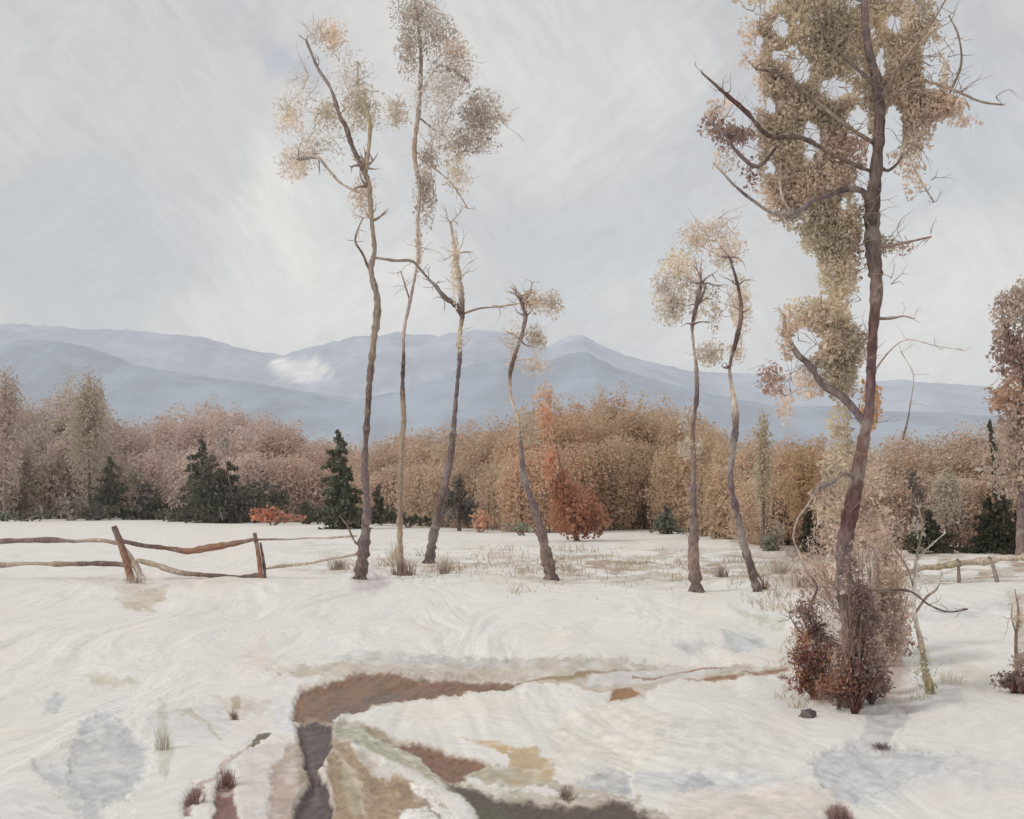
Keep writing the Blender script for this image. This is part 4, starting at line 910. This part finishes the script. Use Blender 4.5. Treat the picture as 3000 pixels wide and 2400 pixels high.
# ------------------------------------------------------------------ undergrowth round the big tree
def D_at(y): return dist(y)
RUS = [(140, 92, 66), (120, 82, 70), (150, 104, 70), (108, 70, 66)]
MAU = [(120, 98, 92), (108, 86, 84), (132, 110, 100)]
UG = 'dead bushes round the foot of the big tree'
shrub('rust-brown leafy bush at the left foot of the big tree', (1715, 1462), [(1695, 1385, 40, 40, RUS, dict(px=3.4)), (1725, 1420, 50, 44, RUS+[(126, 112, 90)], dict(px=3.4)), (1690, 1440, 30, 26, RUS, dict(px=3.4)), (1760, 1450, 34, 34, RUS+[(96, 94, 70)], dict(px=3.4)), (1735, 1380, 30, 30, RUS+[(150, 130, 110)], dict(px=3.4, cover=1.5))], name='dead_bush', group=UG, D=dist(1470), sn=('rust', 'maroon'), stems=30, seed=21)
shrub('tall mauve dead shrub with drooping leaves left of the big trunk', (1735, 1440), [(1700, 1290, 27, 34, MAU, dict(px=3.8, cover=2.6)), (1722, 1325, 20, 30, MAU, dict(px=3.4)), (1745, 1360, 20, 34, MAU+[(150, 132, 120)], dict(px=3.2, cover=1.8)), (1712, 1330, 12, 14, [(96, 52, 54)], dict(px=3.2))], name='dead_shrub', group=UG, D=dist(1455), sn=('maroon', 'dark'), stems=22, seed=22)
shrub('dark purple-brown shrub rising up the right side of the big trunk', (1815, 1440), [(1805, 1255, 36, 40, MAU+[(96, 78, 78)], dict(px=3.8, cover=2.6)), (1832, 1310, 20, 44, MAU, dict(px=3.4)), (1790, 1215, 22, 24, MAU, dict(px=3.4)), (1838, 1360, 24, 40, [(160, 140, 126), (140, 122, 110)], dict(px=3.2))], name='dead_shrub', group=UG, D=dist(1462), sn=('dark', 'maroon'), stems=22, seed=23)
shrub('rounded maroon bush at the right foot of the big tree', (1835, 1468), [(1832, 1432, 42, 34, MAU, dict(px=3.6, cover=2.8)), (1850, 1446, 30, 24, [(104, 70, 66), (116, 84, 78)], dict(px=3.4)), (1800, 1450, 22, 24, [(112, 78, 72)], dict(px=3.4))], name='dead_bush', group=UG, D=dist(1478), sn=('maroon', 'dark'), stems=20, seed=24)
TP = [(166, 146, 130), (156, 136, 122), (148, 130, 120)]
shrub('tall taupe twiggy thicket behind the big trunk', (1850, 1400), [(1885, 1240, 30, 80, TP, dict(px=3.2, cover=1.3)), (1800, 1120, 50, 50, TP, dict(px=3.2, cover=1.6)), (1740, 1130, 40, 50, TP+[(140, 130, 110)], dict(px=3.2, cover=1.2)), (1835, 1400, 60, 60, TP, dict(px=3.2, cover=1.8)), (1720, 1190, 40, 50, TP, dict(px=3.2, cover=.9)), (1860, 1270, 44, 90, TP, dict(px=3.2, cover=2.2)), (1875, 1350, 34, 60, TP+[(140, 124, 122)], dict(px=3.2, cover=2.0)), (1815, 1330, 50, 80, TP, dict(px=3.2, cover=2.4)), (1780, 1200, 40, 60, TP, dict(px=3.2, cover=1.6)), (1870, 1180, 40, 50, TP, dict(px=3.2, cover=1.4)), (1745, 1250, 30, 70, TP, dict(px=3.2, cover=1.0))], name='thicket', cat='thicket', group=UG, D=dist(1400), sn=('mauve', 'pale'), stems=70, seed=25)
shrub('dark green mossy clump right at the foot of the big tree', (1765, 1486), [(1768, 1468, 22, 16, [(84, 82, 62), (100, 92, 72), (112, 84, 64)], dict(px=3.2)), (1780, 1455, 14, 14, [(96, 78, 66)], dict(px=3.2))], name='moss_clump', cat='plant', group=UG, D=dist(1492), sn=('brown', 'brown'), stems=4, seed=26)
shrub('dark maroon bush half out of frame at the right edge', (2135, 1452), [(2125, 1432, 38, 22, MAU+[(112, 88, 84)], dict(px=3.2)), (2155, 1440, 30, 24, [(110, 66, 66), (122, 96, 88)], dict(px=3.2)), (2150, 1395, 26, 30, TP, dict(px=3.2, cover=1.2)), (2190, 1430, 40, 40, MAU, dict(px=3.2))], name='dead_bush', group='dead bushes on the right snow', sn=('maroon', 'mauve'), stems=10, seed=27)

shrub('dense reddish-brown tangle hiding the front of the lower big trunk', (1800, 1466), [(1812, 1262, 30, 30, [(104, 82, 80), (116, 92, 88)], dict(px=4.4, cover=2.2)), (1836, 1425, 34, 34, [(108, 80, 78), (118, 92, 88)], dict(px=4.4, cover=2.4)), (1790, 1395, 46, 60, RUS+[(120, 98, 88), (132, 112, 98)], dict(px=4.4, cover=1.5)), (1775, 1440, 56, 34, RUS+[(110, 90, 70)], dict(px=4.4, cover=2.2)), (1812, 1300, 34, 70, MAU, dict(px=4.4, cover=1.2)), (1830, 1400, 50, 50, MAU, dict(px=4.4, cover=1.6)), (1790, 1200, 30, 60, MAU+TP, dict(px=4.4, cover=.8))], name='dead_bush', group=UG, D=dist(1500), sn=('maroon', 'brown'), stems=60, seed=29)
shrub('wide low brown thicket spreading right behind the big tree foot', (1880, 1400), [(1880, 1385, 60, 50, TP+MAU, dict(px=3.2, cover=1.3)), (1900, 1300, 34, 90, TP, dict(px=3.2, cover=1.0)), (1700, 1230, 40, 60, TP, dict(px=3.2, cover=.8)), (1850, 1130, 60, 50, TP, dict(px=3.2, cover=1.2)), (1690, 1340, 34, 40, TP+RUS, dict(px=3.2, cover=.8))], name='thicket', cat='thicket', group=UG, D=dist(1370), sn=('mauve', 'brown'), stems=60, seed=30)
def sapling(label, pts, w, names, base_y, seed, branches=(), blobs=(), group=None, name='sapling'):
    tree(label, pts, w, names, dist(base_y), branches, blobs, name=name, cat='sapling', seed=seed, group=group, twl=40, px=4.5, flare=1.1)
sapling('pale snow-dusted sapling right of the big tree', [(1960, 1458), (1948, 1410), (1938, 1350), (1926, 1290), (1924, 1220), (1932, 1160), (1940, 1110), (1932, 1070)], [15, 13, 12, 9, 8, 6, 4, 2], ['olive', 'olive', 'pale', 'white', 'pale', 'ochre', 'pale'], 1460, 41,
        [([(1928, 1290), (1945, 1255), (1958, 1235), (1962, 1200)], [6, 5, 2], ['ochre', 'pale']), ([(1924, 1240), (1905, 1190), (1880, 1150), (1865, 1130)], [4, 3, 2], ['brown', 'pale']), ([(1930, 1180), (1950, 1150), (1975, 1120)], [3, 2], ['pale', 'white'])],
        [(1945, 1400, 22, 50, [(196, 186, 162), (206, 200, 184), (180, 170, 146)], dict(cover=1.1)), (1935, 1240, 18, 50, [(200, 190, 176)], dict(cover=.5)), (1960, 1452, 14, 16, [(150, 146, 116)], dict(cover=1.6)), (1930, 1120, 20, 36, [(186, 178, 168)], dict(cover=.5, k=1.3))])
sapling('thin brown sapling standing at the right edge', [(2142, 1420), (2140, 1350), (2145, 1290), (2138, 1240)], [8, 7, 5, 2], ['brown', 'ochre', 'pale'], 1425, 42, [([(2141, 1340), (2125, 1300), (2120, 1270)], [3, 1.5], ['brown', 'pale'])], [(2146, 1300, 14, 50, [(180, 164, 148)], dict(cover=.9))])
sapling('curly dark twig sapling in front of the left thicket', [(1712, 1385), (1695, 1350), (1675, 1320), (1664, 1300), (1660, 1290)], [4, 3, 2], ['maroon', 'rust', 'brown'], 1440, 43, [([(1695, 1350), (1700, 1330), (1690, 1310)], [2, 1.2], ['rust', 'rust'])], [(1690, 1350, 14, 24, RUS, dict(cover=.5))])

# ------------------------------------------------------------------ grass tufts and small clumps
def tuft(label, cx, cy, w, h, cols, n=120, name='grass_tuft', seed=1, lean=.3, D=None, group='dry grass tufts poking through the snow'):
    D = D or dist(cy); x = wx(cx, D); z = gz(x, D); vp = VP(D); r = np.random.RandomState(seed)
    V = []; C = []
    for k in range(n):
        a = r.uniform(0, 6.283); q = r.rand()**.6*w*vp*.5
        b = np.array([x+math.cos(a)*q, D+math.sin(a)*q, z-.03]); hh = h*vp*r.uniform(.4, 1.05)
        d = np.array([math.cos(a)*lean*r.rand()+r.normal(0, .15), math.sin(a)*lean*r.rand(), 1.]); d /= np.linalg.norm(d)
        s = np.array([math.cos(a+1.57), math.sin(a+1.57), 0])*r.uniform(.5, 1.1)*vp
        m = b+d*hh*.55; t = b+d*hh+np.array([d[0]*.3*hh, 0, -abs(d[0])*.2*hh])
        c = lin(cols[r.randint(len(cols))]); c = (c.mean()*.35+c*.65)*(1+r.normal(0, .1))*1.35
        V += [b-s, b+s, m+s*.7, m-s*.7, m-s*.7, m+s*.7, t+s*.15, t-s*.15]; C += [c]*8
    o = build_mesh(name, np.array(V), np.arange(len(V)), 4, np.clip(np.array(C), 0, .9), M_F, None, (x, D, z))
    tag(o, label, 'grass', group)
TC = [(176, 160, 140), (160, 140, 122), (190, 178, 160)]
BR = [(140, 110, 98), (128, 100, 92), (156, 130, 114)]
tuft('brown grass clump at the foot of the very tall thin tree', 850, 1212, 52, 38, BR, 160, seed=1)
tuft('small brown grass tuft left of the tallest tree foot', 712, 1200, 40, 30, BR+TC, 110, seed=2)
tuft('beige grass tuft right of the dark crooked tree foot', 936, 1208, 26, 42, TC, 110, seed=3)
tuft('pale grass tuft behind the thin brown tree foot', 832, 1178, 34, 44, [(196, 184, 166), (186, 176, 150)], 90, seed=4)
tuft('sparse grass round the leaning fence post', 285, 1228, 46, 26, TC, 90, seed=5)
tuft('reddish grass tuft between the paired trees', 1518, 1214, 34, 30, BR+TC, 90, seed=8)
tuft('beige tuft right of the paired trees', 1640, 1206, 46, 34, TC, 120, seed=9)
tuft('rusty grass at the foot of the left-bending trunk', 1608, 1240, 26, 30, BR, 60, seed=10)
tuft('tan grass left of the big tree, beside its drooping limb', 1690, 1236, 50, 44, TC, 140, seed=11)
tuft('pale grass clump on the right snow beside the sapling', 2005, 1440, 60, 40, [(200, 192, 170), (210, 204, 190)], 110, seed=12)
tuft('mauve-brown grass clump at the bottom of the picture', 1768, 1720, 46, 34, [(140, 112, 106), (126, 98, 94)], 120, seed=13)
tuft('brown grass wisp near the right rut', 1192, 1672, 30, 30, [(146, 120, 102), (160, 140, 120)], 70, seed=14)
tuft('brown grass spot in the left foreground snow', 493, 1512, 18, 22, [(140, 100, 84), (156, 140, 112)], 50, seed=15)
tuft('olive grass wisps on the left foreground snow', 345, 1580, 40, 60, [(184, 178, 156), (176, 168, 146)], 60, seed=16, lean=.2)
tuft('maroon dead grass in the lower left', 410, 1690, 44, 46, [(128, 92, 84), (142, 108, 100)], 90, seed=17)
tuft('dark red-brown grass along the left bare strip', 478, 1650, 40, 46, [(124, 86, 78), (140, 104, 94)], 100, seed=18)

# stones
def stone(label, cx, cy, w, h, c, seed):
    D = dist(cy); x = wx(cx, D); z = gz(x, D); vp = VP(D)
    a = np.linspace(0, 2*math.pi, 20, endpoint=False); b = np.linspace(-.4, math.pi/2, 9)
    A, Bb = np.meshgrid(a, b)
    n = 1+.5*fbm(np.cos(A)*2+seed, np.sin(A)*2+Bb, seed, 3)
    V = np.stack([x+np.cos(A)*np.cos(Bb)*w*vp/2*n, D+np.sin(A)*np.cos(Bb)*w*vp/2.4*n, z-.02+np.sin(Bb)*h*.75*vp*n], -1).reshape(-1, 3)
    i = np.arange(180).reshape(9, 20); j = np.roll(i, -1, 1)
    f = np.stack([i[:-1], j[:-1], j[1:], i[1:]], -1).reshape(-1, 4)
    o = build_mesh('stone', V, f, 4, np.tile(lin(c), (180, 1)), M_B, None, (x, D, z), smooth=True)
    tag(o, label, 'stone', 'dark stones in the snow near the big tree')
stone('dark grey stone lying left of the big tree foot', 1700, 1506, 34, 18, (104, 94, 94), 3)
tuft('small dark brown clump of dead leaves in the snow below the big tree', 1856, 1570, 40, 14, [(112, 92, 88), (126, 104, 98)], 130, seed=19, lean=1.4)
stone('little mauve stone at the right end of the track', 1648, 1430, 22, 12, (150, 132, 128), 8)

# ------------------------------------------------------------------ fences
def rail(root, L, a, b, D, w, names, sag=0., seed=0, label=None, wob=.02):
    t = Tube(); r = np.random.RandomState(seed); n = 7
    pts = []
    for i in range(n):
        k = i/(n-1); pts.append((a[0]+(b[0]-a[0])*k, a[1]+(b[1]-a[1])*k+sag*math.sin(math.pi*k)+r.normal(0, 1.2)))
    P = path3(pts, D, wob, seed)
    t.add(P, (np.array([w*1.2]*n)*(1+r.normal(0, .2, n)))*VP(D)/2, spread(names, n), sides=8, sub=4)
    t.build('rail', root, L, label)
def post(root, L, a, b, D, w, names, seed=0, label=None, snow=False):
    t = Tube(); P = path3([b, ((a[0]+b[0])/2+1, (a[1]+b[1])/2), a], D, .0, seed); P[0, 2] -= .15
    t.add(P, np.array([w*1.15, w, w*.8])*VP(D)/2, spread(names, 3), sides=9, sub=6, knob=.06)
    t.build('post', root, L, label)
DF = dist(1218); fx = wx(400, DF); L = (fx, DF, gz(fx, DF))
fence = thing('rail_fence', L, 'old two-rail wooden fence with crooked posts left of the trees', 'fence')
post(fence, L, (240, 1108), (278, 1218), DF, 15, ['rust', 'rust', 'mauve'], 1, 'leaning grey and rust post')
post(fence, L, (256, 1150), (302, 1214), DF+.12, 13, ['white', 'pale', 'pale'], 2, 'pale slanting brace')
post(fence, L, (536, 1122), (552, 1224), DF, 10, ['rust', 'rust', 'brown'], 3, 'thin reddish post')
post(fence, L, (548, 1142), (560, 1222), DF+.1, 6, ['maroon', 'dark', 'brown'], 4)
post(fence, L, (-40, 1110), (-30, 1215), DF, 16, ['brown', 'mauve', 'mauve'], 5)
rail(fence, L, (-36, 1142), (252, 1142), DF, 8, ['brown', 'mauve', 'brown', 'mauve', 'pale', 'brown'], -4, 1)
rail(fence, L, (252, 1138), (540, 1134), DF, 9, ['mauve', 'dark', 'rust', 'rust', 'brown'], 22, 2, 'sagging rusty top rail')
rail(fence, L, (540, 1134), (752, 1128), DF+.1, 3.5, ['brown', 'pale', 'pale'], 4, 3)
rail(fence, L, (-36, 1190), (268, 1190), DF, 8, ['brown', 'pale', 'ochre', 'dark', 'brown'], -3, 4)
rail(fence, L, (288, 1178), (548, 1214), DF, 10, ['olive', 'pale', 'brown', 'dark', 'mauve'], 14, 5, 'fallen lower rail')
rail(fence, L, (556, 1196), (752, 1166), DF+.1, 4.5, ['ochre', 'pale', 'pale'], 4, 7)
DR = dist(1226); fx = wx(2030, DR); L = (fx, DR, gz(fx, DR))
fr = thing('low_fence', L, 'low ochre-railed fence half buried in snow at the right', 'fence')
rail(fr, L, (1878, 1214), (2018, 1186), DR, 11, ['ochre', 'ochre', 'olive'], -2, 11)
rail(fr, L, (2018, 1186), (2200, 1166), DR, 10, ['ochre', 'pale', 'ochre'], 2, 12)
rail(fr, L, (1890, 1232), (2100, 1212), DR+.1, 4, ['pale', 'white', 'pale'], 0, 13)
post(fr, L, (2016, 1176), (2019, 1228), DR-.1, 7, ['brown', 'brown', 'brown'], 14)
post(fr, L, (2082, 1172), (2102, 1226), DR-.1, 8, ['mauve', 'grey', 'grey'], 15)
post(fr, L, (1884, 1190), (1886, 1234), DR-.1, 7, ['ochre', 'brown', 'brown'], 16)
post(fr, L, (2190, 1150), (2194, 1222), DR-.1, 8, ['brown', 'grey', 'grey'], 17)
